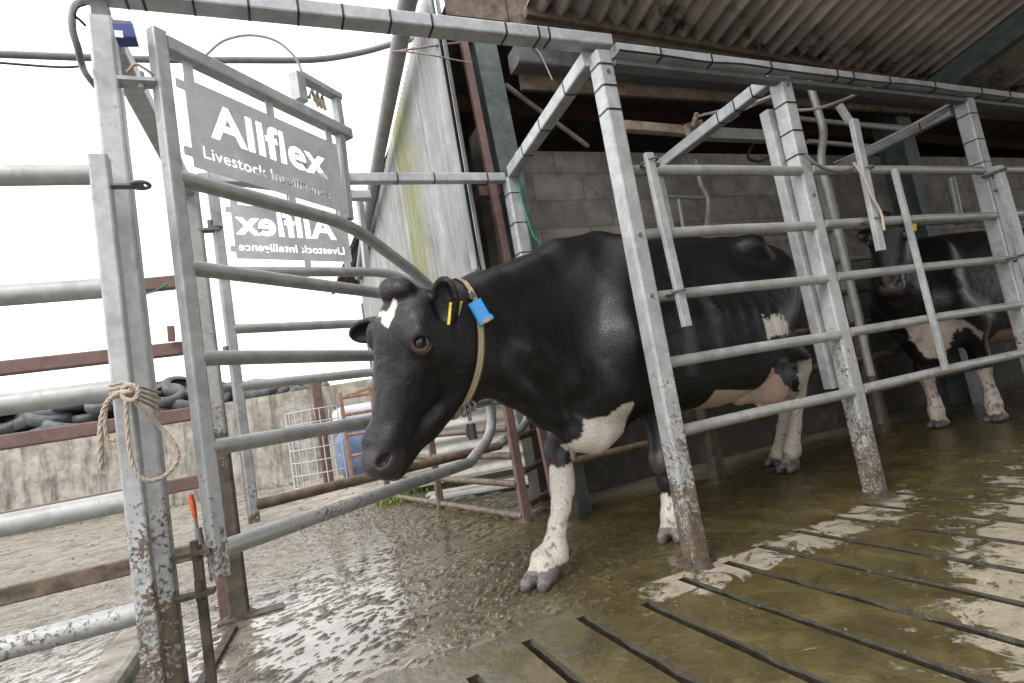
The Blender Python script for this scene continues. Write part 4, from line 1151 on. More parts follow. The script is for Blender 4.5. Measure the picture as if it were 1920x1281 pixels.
mb = MB(); mb.beam((1.50, FY - .001, 1.05), (1.50, FY - .001, 2.12), .087, .087, up=(0, 1, 0)); mb.build('clean_upright', GALV, f1)
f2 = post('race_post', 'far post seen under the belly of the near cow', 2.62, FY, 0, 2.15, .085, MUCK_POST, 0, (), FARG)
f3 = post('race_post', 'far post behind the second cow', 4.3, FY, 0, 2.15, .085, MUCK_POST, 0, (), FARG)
# cross beams over the race
CBG = 'cross beams over the race'
def cross(label, a, b_, w=.07, tf=()):
    t = thing('cross_beam', label, 'steel beam', a, CBG); mb = MB(); mb.beam(a, b_, w, w); mb.build('box_section', GALV, t); ties(t, a, b_, w, tf); return t
cb0 = cross('dark sided cross beam from the tall gate post to the post behind it', (-.345, NY + .045, 2.13), (-.275, FY - .05, 2.07))
cb1 = cross('cross beam slanting down from the first race post to the green column', (1.455, NY + .0, 2.20), (1.50, FY - .052, 2.15), .07, (.2, .5, .75))
cb2 = cross('cross beam from the post between the cows with a blue tag box under it', (2.62, NY + .04, 2.215), (2.62, FY - .045, 2.18), .07, (.12, .25, .38))
cb3 = cross('cross beam from the right hand post carrying a cable', (4.24, NY + .085, 2.12), (4.30, FY - .045, 2.13), .06, (.2,))
for z_, q in ((.06, cb1), (.30, cb1)):
    pass
for f in (.55, .82):
    a = np.array([1.465, NY + .05, 2.19]); b_ = np.array([1.50, FY, 2.17]); c = a + (b_ - a) * f
    mb = MB(); mb.torus(c + np.array([-.01, 0, .015]), (1, .2, 0), .022, .006, 16, 6); mb.build('eye_bolt', GALV, cb1)
fb = thing('far_beam', 'slim level beam from the far race post to the back gate, across the cladding', 'steel beam', (.5, FY, 2.13))
mb = MB(); mb.beam((-.22, FY, 2.135), (1.455, FY, 2.13), .055, .055); mb.build('box_section', GALV, fb); ties(fb, (-.22, FY, 2.135), (1.455, FY, 2.13), .055, (.60, .73, .93))
mb = MB(); mb.beam((.47, FY - .01, 2.03), (.62, FY - .01, 2.03), .05, .05); mb.box((.47, FY - .035, 2.12), (.07, .05, .09)); mb.build('latch_block', GALV, fb)
rb = thing('rusty_beam', 'rusty and pale box beam behind the tops of the race rails', 'steel beam', (3, FY, 2.48))
mb = MB(); mb.beam(onY(1170, 237, 3.12), onY(1292, 247, 3.12), .06, .07); mb.build('rusty_length', RUSTY, rb)
mb = MB(); mb.beam(onY(1296, 250, 3.12), onY(1460, 258, 3.12), .07, .09); mb.build('pale_length', GALV_PIPE, rb)
mb = MB(); mb.beam(onY(1288, 246, 3.05), onY(1316, 238, 3.05), .05, .10); mb.tube([onY(1298, 240, 3.0), onY(1306, 214, 3.0)], .02, 8); mb.build('bracket', RUSTY, rb)

# side rails of each bay
def bay(label, X0, X1, zs, Y=NY + .006, r=.0245, mat=None, grp='barred sides of the race', bars=()):
    t = thing('side_rails', label, 'rails', (X0, Y, 0), grp)
    for z in zs:
        mb = MB(); mb.tube([(X0, Y, z), ((X0 + X1) / 2, Y, z + .002), (X1, Y, z - .004)], r, 16); mb.build('rail', mat or GALV_PIPE, t)
    for (a, b_) in bars:
        mb = MB(); mb.beam(a, b_, .028, .028, up=(0, 1, 0)); mb.build('upright_bar', GALV_MUD, t)
    return t
bay('five pale pipe rails in front of the near cow\'s flank', 1.49, 2.605, ZR)
bay('five pipe rails with one slim upright in front of the second cow', 2.69, 4.215, ZR, bars=[((3.31, NY - .033, .53), (3.30, NY - .033, 1.67))])
bay('pipe rails at the far right beyond the last full post', 4.32, 5.90, ZR)
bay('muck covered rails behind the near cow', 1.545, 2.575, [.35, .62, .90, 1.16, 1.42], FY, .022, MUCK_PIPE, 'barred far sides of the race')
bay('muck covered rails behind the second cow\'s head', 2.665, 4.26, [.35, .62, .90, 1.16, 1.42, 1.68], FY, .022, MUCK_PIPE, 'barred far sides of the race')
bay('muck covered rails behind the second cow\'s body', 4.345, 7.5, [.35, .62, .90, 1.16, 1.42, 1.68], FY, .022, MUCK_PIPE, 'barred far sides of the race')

# drop bars clipped on the rails
DBG = 'drop bars hanging on the rails'
def drop_bar(label, px0, px1, Y, w, clips, mat=GALV_MUD, top=None, dark=None):
    a, b_ = onY(*px0, Y), onY(*px1, Y); t = thing('drop_bar', label, 'metal bar', b_, DBG)
    mb = MB(); mb.beam(a, b_, w, w * .55, up=(0, 1, 0)); mb.build('bar', mat, t)
    d = unit(b_ - a)
    for c in clips:
        q = onY(*c, Y); mb = MB()
        mb.torus(q, d, w * .62, .006, 16, 6); mb.torus(q + np.array([0, .03, -.004]), d, w * .75, .006, 16, 6); mb.box(q + d * .02 + np.array([w * .5, .02, 0]), (.03, .05, .012)); mb.build('clip', DKSTEEL, t)
    if top:
        mb = MB(); mb.beam(onY(*top, Y + .02), a + np.array([0, .02, 0]), w * .8, w * .5, up=(0, 1, 0)); mb.build('bent_end', dark or GALV, t)
    return t
db1 = drop_bar('long drop bar beside the near cow\'s post, ending below the third rail', (1215, 288), (1288, 612), 1.885, .042, ((1222, 300), (1272, 546)))
db2 = drop_bar('drop bar with a bent top hanging above the second cow\'s face', (1600, 225), (1652, 470), 1.885, .050, ((1625, 316), (1642, 410)), top=(1573, 198))
db3 = drop_bar('drop bar at the right edge beside the right hand post', (1870, 312), (1930, 520), 1.885, .065, ((1871, 322), (1916, 478)))
lp = thing('lever_pipe', 'kinked lever pipe standing behind the rails beside the second cow', 'pipe', onY(1650, 795, 2.55))
mb = MB(); mb.tube(bend_path([onY(1520, 165, 2.45), onY(1545, 245, 2.45), onY(1538, 305, 2.45), onY(1572, 440, 2.5), onY(1633, 705, 2.55)], .06), .0245, 14)
mb.build('pipe', GALV_PIPE, lp)
mb = MB(); mb.tube([onY(1633, 705, 2.55), onY(1652, 795, 2.55)], .025, 12); mb.build('mucky_foot', MUCK_POST, lp)
ih = thing('inner_hoops', 'small white pipe hoops standing beyond the near cow\'s back', 'pipe frame', onY(1290, 450, 3.5))
mb = MB(); mb.tube(bend_path([onY(1305, 300, 3.5), onY(1312, 345, 3.5), onY(1330, 375, 3.5), onY(1322, 450, 3.5), onY(1320, 700, 3.5)], .1), .022, 10); mb.build('hoop', GALV_PIPE, ih)
for a, b_ in (((1246, 369), (1322, 371)), ((1272, 374), (1285, 450)), ((1236, 369), (1240, 450))):
    mb = MB(); mb.tube([onY(*a, 3.5), onY(*b_, 3.5)], .018, 10); mb.build('bar', GALV_PIPE, ih)
ir = thing('inner_rails', 'two thin grey pipes high inside the shed above the second cow', 'pipe rails', onY(1600, 245, 3.3))
for a, b_ in (((1495, 222), (1690, 243)), ((1515, 265), (1632, 275)), ((1545, 228), (1700, 240))):
    mb = MB(); mb.tube([onY(*a, 3.3), onY(*b_, 3.3)], .022, 10); mb.build('pipe', GALV_PIPE, ir)
wp = thing('white_pipe', 'short pale pipe standing against the green column behind the second cow', 'pipe', onY(1795, 400, 3.2))
mb = MB(); mb.tube([onY(1782, 335, 3.2), onY(1800, 420, 3.2)], .04, 12); mb.build('pipe', GALV_PIPE, wp)

# ------------------------------------------------------------------ stencilled gates
def stencil_plate(name, origin, u, w, h, lines, mat, parent, thick=.004):
    """steel plate with the lettering cut right through it; origin is its lower corner, u points along the reading direction"""
    cu = bpy.data.curves.new('plate', 'CURVE'); cu.dimensions = '2D'; cu.fill_mode = 'BOTH'; cu.extrude = thick / 2
    def poly(pts):
        s_ = cu.splines.new('POLY'); s_.points.add(len(pts) - 1)
        for q, p in zip(s_.points, pts): q.co = (p[0], p[1], 0, 1)
        s_.use_cyclic_u = True
    poly([(0, 0), (w, 0), (w, h), (0, h)])
    for txt, size, x, y, sx, bold, shear in lines:
        tc = bpy.data.curves.new('t', 'FONT'); tc.body = txt; tc.size = size; tc.resolution_u = 3; tc.offset = bold; tc.shear = shear; tc.space_character = 1.04
        to = bpy.data.objects.new('t', tc); sc.collection.objects.link(to); bpy.context.view_layer.update()
        dg = bpy.context.evaluated_depsgraph_get(); me = bpy.data.meshes.new_from_object(to.evaluated_get(dg))
        # boundary loops of the filled letters
        bm = bmesh.new(); bm.from_mesh(me); bmesh.ops.remove_doubles(bm, verts=bm.verts, dist=1e-5)
        nxt = {}
        for e in bm.edges:
            if len(e.link_faces) == 1:
                for a, b2 in ((e.verts[0], e.verts[1]), (e.verts[1], e.verts[0])): nxt.setdefault(a.index, []).append(b2.index)
        seen = set(); co = [v.co.copy() for v in bm.verts]
        for s0 in list(nxt):
            if s0 in seen: continue
            loop = [s0]; seen.add(s0); cur = s0
            while True:
                c = [k for k in nxt[cur] if k not in seen]
                if not c: break
                cur = c[0]; seen.add(cur); loop.append(cur)
            if len(loop) > 2: poly([(x + co[k].x * sx, y + co[k].y) for k in loop])
        bm.free(); bpy.data.objects.remove(to); bpy.data.meshes.remove(me)
    co_ = bpy.data.objects.new('p', cu); sc.collection.objects.link(co_); bpy.context.view_layer.update()
    dg = bpy.context.evaluated_depsgraph_get(); me = bpy.data.meshes.new_from_object(co_.evaluated_get(dg)); bpy.data.objects.remove(co_)
    u = unit(u); nrm = np.cross(u, [0, 0, 1]); O = np.array(origin)
    for v in me.vertices: v.co = V(O + u * v.co.x + np.array([0, 0, 1]) * v.co.y + nrm * v.co.z)
    me.name = name; me.materials.clear(); me.materials.append(mat); o = bpy.data.objects.new(name, me); sc.collection.objects.link(o)
    if parent: me.transform(world_of(parent).inverted()); o.parent = parent
    return o
PLATE = metal_mat('cut_steel_plate', (.50, .515, .535), (.68, .69, .71), rust=.03, mud=.1, rough=.4, metallic=.1)
def leaf(label, h, u, L, clean, mirror, zb, zt, end, sign_t, sign_z, low_mat, slope=0):
    h = np.array(h, float); u = unit(u); t = thing('stencilled_gate', label, 'gate', h, 'stencilled head gates')
    P = lambda a, z: h + u * a + np.array([0, 0, z])
    mb = MB(); mb.beam(P(-.012, zb), P(-.012, zt), .046, .042, up=tuple(np.cross(u, [0, 0, 1]))); mb.build('hinge_stile', clean, t)
    nl = np.cross(u, [0, 0, 1])
    mb = MB(); mb.beam(P(.012, zt - .035), P(.86, zt - .045), .05, .05); mb.build('top_bar', GALV, t)
    mb = MB(); mb.beam(P(.80, zt - .07), P(.775, 1.675), .035, .035, up=tuple(nl)); mb.build('inner_stile', GALV, t)
    mb = MB(); mb.tube(bend_path([P(.0, 1.65)] + [P(a, z) for a, z in end] , .16, 8), .0275, 16); mb.build('curved_frame', GALV_PIPE, t)
    for z, e in ((1.355, end[2][0] - .20), (1.067, end[3][0] + .0), (.79, end[3][0])):
        mb = MB(); mb.tube([P(.0, z), P(e, z)], .025, 14); mb.build('rail', GALV_PIPE, t)
    mb = MB(); mb.tube([P(.0, .49), P(end[-1][0], .49)], .027, 16); mb.build('bottom_rail', low_mat, t)
    # plate with lugs
    a0, a1 = sign_t; z0, z1 = sign_z; w = a1 - a0; hh = z1 - z0
    lines = [('Allflex', .185, .085, .135, 1.05, .006, 0), ('Livestock Intelligence', .062, .035, .045, 1.03, .0012, 0)]
    if mirror: stencil_plate('stencilled_plate', P(a1, z0) , -u, w, hh, lines, PLATE, t)
    else: stencil_plate('stencilled_plate', P(a0, z0), u, w, hh, lines, PLATE, t)
    for a, za, zb_ in ((a0 + .02, z1, zt - .06), (a1 - .04, z1, zt - .06), ((a0 + a1) / 2, z1, zt - .06), ((a0 + a1) / 2 + .05, 1.66, z0), (a1 - .03, 1.66, z0)):
        if zb_ > za: mb = MB(); mb.box(P(a, (za + zb_) / 2), (.035, .005, zb_ - za - .001), (tuple(u), tuple(nl), (0, 0, 1))); mb.build('lug', PLATE, t)
    for z in (z0 + .05, z1 - .03):
        mb = MB(); mb.box(P((a0 + .036) / 2, z), (a0 - .036, .005, .03), (tuple(u), tuple(nl), (0, 0, 1))); mb.build('lug', PLATE, t)
    return t, P, u, nl
lf1, P1, u1, n1 = leaf('nearer stencilled gate, the one whose lettering reads the right way round', (-.2, 1.955, 0), (.76, .65, 0), 1.75, GALV_MUD, False, .41, 2.145,
    [(.78, 1.655), (1.30, 1.45), (1.72, 1.12), (1.755, .62), (1.42, .487)], (.065, .765), (1.705, 2.02), GALV_PIPE)
# bracket frame and hinges of the near gate
mb = MB(); q = P1(.62, 2.12)
mb.beam(P1(.585, 2.15), P1(.585, 2.27), .05, .05, up=tuple(n1)); mb.beam(P1(.585, 2.272), P1(.83, 2.27), .045, .03); mb.beam(P1(.81, 2.255), P1(.81, 2.12), .035, .035, up=tuple(n1)); mb.build('latch_frame', GALV, lf1)
mb = MB()
for k in range(3): mb.tube([P1(.64 + .03 * k, 2.19), P1(.66 + .03 * k, 2.235), P1(.69 + .02 * k, 2.17)], .008, 6)
mb.build('latch_pins', RUSTY, lf1)
for z, m_ in ((1.955, GALV), (.50, MUCK_POST), (.385, MUCK_POST)):
    mb = MB(); mb.box((-.275, 1.935, z), (.10, .05, .012)); mb.cyl((-.265, 1.935, z - .02), (-.265, 1.935, z + .035), .011, 8); mb.build('hinge_lug', m_, lf1)
mb = MB(); mb.tube(smooth_path([(-.295, 1.90, 1.965), (-.27, 1.895, 1.99), (-.245, 1.90, 1.98), (-.225, 1.91, 1.965)], 5), .0045, 6); mb.build('hinge_tie', flat_mat('old_string', (.35, .26, .17), .9), lf1)
lf2, P2, u2, n2 = leaf('farther stencilled gate, seen from behind so its lettering is mirrored', (-.15, 3.07, 0), (.948, .318, 0), 1.6, GALV_MUD, True, .41, 2.18,
    [(.95, 1.665), (1.25, 1.50), (1.50, 1.15), (1.86, .95), (1.87, .60), (1.55, .50)], (.06, .69), (1.72, 2.01), MUCK_PIPE)

# ------------------------------------------------------------------ front yard gate at the left
yg = thing('yard_gate', 'galvanised yard gate at the left edge tied to the tall post with rope', 'gate', (-.42, 1.87, 0))
mb = MB(); mb.beam((-.377, 1.85, .02), (-.379, 1.85, 1.665), .048, .050, up=(0, 1, 0)); mb.build('gate_stile', GALV_MUD, yg)
for z in (1.615, 1.28, .99, .685, .39):
    mb = MB(); mb.tube([(-3.2, 1.87, z - .015), (-1.5, 1.87, z), (-.40, 1.86, z + .002)], .029, 18); mb.build('gate_rail', GALV_PIPE, yg)
mb = MB(); mb.box((-.315, 1.845, 1.575), (.08, .03, .006)); mb.torus((-.285, 1.845, 1.578), (0, 0, 1), .024, .006, 18, 6); mb.build('latch_loop', DKSTEEL, yg)
# rope
rp = thing('rope', 'frayed beige rope knotted round the gate post with a hanging loop', 'rope', (-.38, 1.80, 1.05))
def rope_mat():
    m, n, b = mat_base('baler_twine'); N = NT(n); p = N.pos()
    f = N.noise(p, 300, 3, .6); N.link(N.ramp(f, [(.3, (.28, .22, .16)), (.7, (.60, .52, .43))]), b.inputs['Base Color']); b.inputs['Roughness'].default_value = .9
    N.link(N.bump(f, .8, .004), b.inputs['Normal']); return m
ROPE = rope_mat()
def strand(pts, r=.0075, name='strand', Y=1.79, twist=True):
    W = [onY(p[0], p[1], p[2] if len(p) > 2 else Y) for p in pts]; path = smooth_path(W, 6); mb = MB()
    if twist:
        L = 0
        for s_ in (0, 1, 2):
            q = []
            for i, p in enumerate(path):
                t = unit(path[min(i + 1, len(path) - 1)] - path[max(i - 1, 0)]); a = unit(np.cross(t, [.3, .9, .2])); b_ = np.cross(t, a); ph = i * .9 + s_ * 2.094
                q.append(p + (a * math.cos(ph) + b_ * math.sin(ph)) * r * .34)
            mb.tube(q, r * .42, 6)
    else: mb.tube(path, r * .8, 6)
    return mb.build(name, ROPE, rp)
for k in range(4):
    y = 722 + k * 8
    strand([(205, y + 2, 1.80), (232, y - 4, 1.795), (258, y + 3, 1.795), (300, y + 14 + k * 3, 1.90)], .006, 'coil')
strand([(228, 735), (240, 722, 1.77), (258, 728, 1.765), (255, 748, 1.76), (238, 750, 1.765), (230, 738, 1.775), (248, 732, 1.755)], .010, 'knot')
strand([(232, 735, 1.78), (215, 742, 1.775), (200, 757, 1.78), (190, 790, 1.79), (188, 835, 1.79), (190, 878, 1.80)], .010, 'loose_end')
strand([(208, 745, 1.78), (198, 775, 1.785), (200, 820, 1.79), (215, 826, 1.79)], .007, 'loose_end')
strand([(236, 748, 1.765), (238, 790, 1.765), (243, 845, 1.765), (255, 885, 1.765), (280, 902, 1.77), (312, 890, 1.79), (333, 862, 1.80), (328, 835, 1.80), (300, 800, 1.80), (268, 768, 1.775), (247, 748, 1.765)], .0085, 'hanging_loop')
rnd = random.Random(8)
for k in range(14):
    x = 190 + rnd.uniform(-5, 6); strand([(x, 868, 1.80), (x + rnd.uniform(-6, 6), 878, 1.80), (x + rnd.uniform(-9, 9), 888, 1.80)], .0018, 'frayed_fibre', twist=False)

# ------------------------------------------------------------------ red-brown fence behind
bf = thing('brown_fence', 'red-brown box rail fence behind the yard gate', 'fence', (-.45, 3.15, 0))
for z, m_ in ((1.635, BROWN), (1.30, BROWN), (.975, BROWN), (.65, BROWN), (.335, MUCK_PIPE)):
    mb = MB(); x1 = -.36; mb.beam((-4.5 if z < 1.5 else -.60, 3.15, z - .01), (x1, 3.15, z), .055, .065 if z > .4 else .075); mb.build('rail', m_, bf)
mb = MB(); mb.beam((-.335, 3.15, 0), (-.335, 3.15, 1.70), .05, .05, up=(0, 1, 0)); mb.build('fence_post', BROWN, bf)
mb = MB(); mb.beam(onY(320, 612, 3.1), onY(322, 640, 3.1), .03, .03, up=(0, 1, 0)); mb.build('pin', BROWN, bf)
# spring hook with orange grip
sh = thing('gate_hook', 'small hook with a bright orange grip hanging between the gate posts', 'hook', onY(363, 950, 2.95))
mb = MB(); mb.tube([onY(357, 927, 2.95), onY(361, 945, 2.95), onY(366, 972, 2.95)], [.009, .013, .009], 10); mb.build('grip', flat_mat('orange_plastic', (.50, .075, .015), .4, .3, 60), sh)
mb = MB(); mb.tube([onY(366, 970, 2.95), onY(369, 990, 2.95), onY(373, 1005, 2.95)], .007, 8); mb.tube([onY(371, 990, 2.95), onY(376, 1020, 2.95)], .016, 8); mb.build('shank', DKSTEEL, sh)
# drop bolt and nib on the floor
fbk = thing('floor_bar', 'mucky flat bar lying on the wet floor at the foot of the gate post', 'metal bar', onG(410, 1230))
mb = MB(); mb.beam(onG(438, 1183) + np.array([0, 0, .012]), onG(372, 1300) + np.array([0, 0, .012]), .035, .02); mb.build('bar', MUCK_POST, fbk)
mb = MB(); mb.beam((-.262, 1.95, .52), (-.262, 1.95, .10), .026, .026, up=(0, 1, 0)); mb.build('drop_bolt', MUCK_POST, f0)
nib = MB(); nib.beam(onG(175, 1330), onG(262, 1205), .16, .14, bev=.03); o = nib.build('concrete_nib', OLDWALL); tag(o, 'wet concrete nib on the floor left of the gate post', 'kerb')

# ------------------------------------------------------------------ sensors and cables
sx = thing('sensor_box', 'blue sensor box clipped to the top of the tall gate post', 'sensor box', onY(232, 65, 1.93))
BLUE = flat_mat('blue_plastic', (.03, .045, .20), .35, .15, 20)
mb = MB(); mb.beam(onY(217, 66, 1.90), onY(255, 66, 1.90), .05, .052, bev=.006); mb.build('case', BLUE, sx)
mb = MB(); mb.beam(onY(216, 50, 1.91), onY(250, 52, 1.91), .05, .012); mb.build('lid', DKSTEEL, sx)
mb = MB(); mb.box(onY(223, 64, 1.872), (.022, .003, .022)); mb.build('white_mark', flat_mat('white_print', (.7, .7, .75), .5), sx)
sx2 = thing('sensor_box', 'small blue box under the cross beam above the near cow\'s back', 'sensor box', onY(1368, 222, 2.55))
mb = MB(); mb.beam(onY(1358, 228, 2.5), onY(1380, 214, 2.5), .035, .045, bev=.006); mb.build('case', BLUE, sx2)
def cable(name, label, pts, r, mat, cat='cable', grp=None, per=8):
    mb = MB(); mb.tube(smooth_path([onY(*p) for p in pts], per), r, 8); o = mb.build(name, mat); return tag(o, label, cat, grp)
GREYC = flat_mat('grey_hose', (.16, .15, .16), .5, .15); PALEC = flat_mat('pale_cable', (.42, .40, .36), .6, .15); GREENC = flat_mat('green_twine', (.02, .20, .13), .6, .2)
cable('hose', 'thick grey hose slung across the sky behind the gates', [(-60, 100, 4.2), (0, 102, 4.2), (160, 108, 4.2), (300, 112, 4.2), (450, 113, 4.2), (590, 112, 4.2), (680, 98, 4.2), (760, 76, 4.0), (850, 62, 3.6)], .024, GREYC, 'hose')
cable('wire', 'thin dark wire under the grey hose at the left', [(-60, 112, 4.2), (0, 118, 4.2), (110, 126, 4.2), (160, 124, 4.2)], .008, CABLE)
cable('cable', 'pale cable arching up over the near stencilled gate', [(385, 104, 2.4), (420, 76, 2.4), (470, 66, 2.4), (520, 78, 2.4), (556, 112, 2.42), (570, 152, 2.45)], .006, PALEC)
cable('hose', 'dark cable bundle looped down from the left end of the overhead beam', [(150, 2, 1.9), (137, 18, 1.86), (136, 55, 1.86), (146, 90, 1.88), (152, 116, 1.93), (162, 140, 2.05), (190, 175, 2.2)], .010, GREYC, 'cable')
cable('wire', 'thin black wire looped beside the left end of the overhead beam', [(160, 8, 1.86), (145, 14, 1.85), (140, 28, 1.85), (150, 38, 1.86), (160, 48, 1.88)], .004, CABLE)
cable('cable', 'pale cable sweeping under the beam beside the kinked pipe', [(1475, 208, 2.1), (1530, 204, 2.1), (1580, 188, 2.1), (1620, 170, 2.1), (1644, 155, 2.1)], .009, PALEC)
cable('cable', 'pair of pale cables from the post between the cows to the inner beam', [(1475, 168, 2.2), (1420, 190, 2.4), (1360, 205, 2.6), (1310, 218, 2.9)], .008, PALEC)
cable('cable', 'second pale cable running up to the post between the cows', [(1520, 152, 2.2), (1480, 166, 2.2), (1425, 192, 2.4), (1380, 210, 2.6), (1320, 214, 2.9)], .008, PALEC)
cable('cable', 'black cable sagging below the top rail left of the drop bar', [(1510, 290, 1.93), (1530, 308, 1.92), (1560, 320, 1.92), (1590, 318, 1.92), (1610, 305, 1.92)], .009, GREYC)
cable('cable', 'dark cable loop hanging inside the shed above the block wall', [(1455, 285, 3.2), (1430, 302, 3.2), (1405, 298, 3.2), (1405, 280, 3.2), (1415, 266, 3.2)], .012, CABLE)
cable('cable', 'cable running beside the right hand cross beam', [(1790, 190, 2.0), (1700, 240, 2.3), (1600, 290, 2.7), (1565, 305, 2.9)], .010, PALEC)
cable('twine', 'green twine hanging beside the far race post', [(972, 330, 3.0), (975, 360, 3.0), (986, 400, 3.0), (1000, 440, 3.0), (1018, 462, 3.0)], .006, GREENC, 'twine')
cable('twine', 'green twine between the tall gate post and the fence rail', [(272, 552, 2.9), (290, 546, 2.9), (315, 532, 2.95)], .004, GREENC, 'twine')
cable('twine', 'pale twine tied round the drop bar above the second cow', [(1600, 305, 1.86), (1618, 330, 1.85), (1636, 370, 1.85), (1652, 400, 1.85), (1658, 432, 1.85)], .007, ROPE, 'twine')
cable('wire', 'thin rusty wire strung across the top of the cladding', [(752, 96, 3.1), (800, 102, 3.1), (850, 112, 3.15), (882, 118, 3.2)], .005, RUSTY)
cable('cable', 'purple-grey cable below the hose at the top of the cladding', [(735, 98, 3.3), (800, 88, 3.2), (862, 80, 3.2)], .007, flat_mat('mauve_cable', (.22, .15, .20), .5))
# ------------------------------------------------------------------ collar, tags
def make_collar():
    # ring round the neck, fitted to its skin
    pts = []; rowsn = 40
    dg = bpy.context.evaluated_depsgraph_get(); cowo = cow1
    from mathutils.bvhtree import BVHTree
    bv = BVHTree.FromObject(cowo, dg)
    top = onY(850, 560, 2.03); bot = onY(874, 742, 1.97); mid = (top + bot) / 2
    axis_ = unit(unit(bot - top)); side = unit(np.cross(np.array([-.86, -.44, 0]), axis_)); nrm = unit(np.cross(axis_, side))
    R0 = np.linalg.norm(bot - top) / 2
    for k in range(rowsn):
        a = 2 * math.pi * k / rowsn; d = axis_ * -math.cos(a) + side * math.sin(a)
        far_ = mid + d * .6; hit = bv.ray_cast(V(far_), V(-d), .9)
        rr = np.linalg.norm(np.array(hit[0]) - mid) if hit[0] is not None else R0
        pts.append((a, d, min(rr, R0 * 1.5)))
    rs = np.array([p[2] for p in pts]); w = np.array([1, 2, 1]) / 4.
    for _ in range(2): rs = np.maximum(rs, np.convolve(np.concatenate([rs[-1:], rs, rs[:1]]), w, 'valid'))
    band = MB(); W = .032; vs = []; n_ = rowsn
    for (a, d, _), r_ in zip(pts, rs):
        for rr, off in ((r_ + .003, -W / 2), (r_ + .008, -W / 2 + .002), (r_ + .008, W / 2 - .002), (r_ + .003, W / 2)): vs.append(mid + d * rr + nrm * off)
    fs = []
    for k in range(n_):
        j = (k + 1) % n_
        for q in range(4): fs.append((k * 4 + q, k * 4 + (q + 1) % 4, j * 4 + (q + 1) % 4, j * 4 + q))
    band.add(vs, fs, True)
    m, n, b = mat_base('collar_webbing'); N = NT(n); at = N.new('Attribute', attribute_name='stripe').outputs['Color']
    N.link(N.mix(.4, at, N.ramp(N.noise(N.pos(), 90, 4, .7), [(.3, .5), (.7, 1.3)]), 'MULTIPLY'), b.inputs['Base Color']); b.inputs['Roughness'].default_value = .8
    col = band.build('collar', m, cow1)
    ca = col.data.color_attributes.new('stripe', 'FLOAT_COLOR', 'CORNER')
    data = []
    for p in col.data.polygons:
        q = p.index % 4; c = (.33, .27, .19, 1) if q == 1 else (.16, .12, .08, 1)
        data += list(c) * len(p.vertices)
    ca.data.foreach_set('color', np.array(data, np.float32))
    # central yellow stripe
    st = MB(); vs = []
    for (a, d, _), r_ in zip(pts, rs):
        for off in (-.004, .004): vs.append(mid + d * (r_ + .0105) + nrm * off)
    fs = [(k * 2, k * 2 + 1, ((k + 1) % n_) * 2 + 1, ((k + 1) % n_) * 2) for k in range(n_)]
    st.add(vs, fs, True); st.build('yellow_stripe', flat_mat('yellow_webbing', (.52, .45, .16), .8, .3, 80), col)
    # blue transponder near the top on the near side
    best = min(pts, key=lambda p: np.linalg.norm(np.array(px_of(np.array([mid + p[1] * p[2]]))).ravel() - np.array([884, 592])))
    k = pts.index(best); d = best[1]; r_ = rs[k]; tn = unit(np.cross(nrm, d)); c = mid + d * (r_ + .012)
    if tn[2] < 0: tn = -tn
    tn = unit(tn + np.array([0, 0, .45])); tn = unit(tn - d * (tn @ d)); 
    tn = -unit(-VM[1] * .86 + VM[0] * .50); d = unit(d * .35 - unit(ray(888, 588))); d = unit(d - tn * (d @ tn)); nrm = np.cross(tn, d); c = c + d * .004
    mb = MB(); mb.beam(c - tn * .048, c + tn * .042, .054, .028, up=tuple(d), bev=.008); mb.beam(c - tn * .046 + d * .004, c - tn * .028 + d * .004, .062, .032, up=tuple(d), bev=.006)
    mb.build('blue_tag', flat_mat('sky_blue_plastic', (.035, .27, .62), .35, .12, 30), col)
    mb = MB(); mb.box(c - tn * .040 + d * .0215, (.026, .002, .014), (tuple(nrm), tuple(d), tuple(tn))); mb.build('number_plate', flat_mat('tan_print', (.45, .30, .10), .6, .5, 200), col)
    mb = MB(); mb.torus(c + tn * .068, nrm, .014, .003, 12, 6); mb.torus(c + tn * .068 + nrm * .012, nrm, .012, .003, 12, 6); mb.build('buckle', DKSTEEL, col)
    # weight below
    bp = mid + axis_ * rs[0] if False else mid + pts[n_ // 2][1] * rs[n_ // 2]
    mb = MB(); dn = np.array([0, 0, -1.])
    for q in (-.02, 0, .02): mb.torus(bp + dn * .03 + nrm * q, (1, .3, 0), .016, .004, 14, 6)
    mb.tube([bp + dn * .03, bp + dn * .075], .007, 6); mb.build('shackle', DKSTEEL, col)
    mb = MB(); wq = bp + dn * .115; mb.beam(wq + dn * -.030, wq + dn * .026, .044, .030, up=tuple(nrm), bev=.012); mb.beam(wq + dn * -.018 - nrm * .004, wq + dn * .014 - nrm * .004, .034, .032, up=tuple(nrm), bev=.006); mb.build('black_weight', CABLE, col)
make_collar()
YT = flat_mat('yellow_tag_plastic', (.70, .50, .02), .4, .1, 30)
def ear_tag(c, w, h, ax, parent):
    mb = MB(); mb.box(c, (w, .003, h), ax); mb.cyl(np.array(c) + np.array(ax[2]) * h * .42 + np.array(ax[1]) * -.006, np.array(c) + np.array(ax[2]) * h * .42 + np.array(ax[1]) * .006, .005, 10)
    return mb.build('ear_tag', YT, parent)
_v = unit(ray(845, 585)); _r = unit(VM[0]); _u = unit(VM[1])
ear_tag(CPOS + ray(843, 588) * (HDEP - .035), .009, .075, (tuple(_r), tuple(_v), tuple(unit(_u + _r * .1))), cow1)
ear_tag(CPOS + ray(862, 578) * (HDEP + .03), .008, .05, (tuple(_r), tuple(_v), tuple(unit(_u + _r * .25))), cow1)
ear_tag(CPOS + ray(1711, 426) * 3.72, .05, .05, (tuple(_r), tuple(_v), tuple(_u)), cow2)

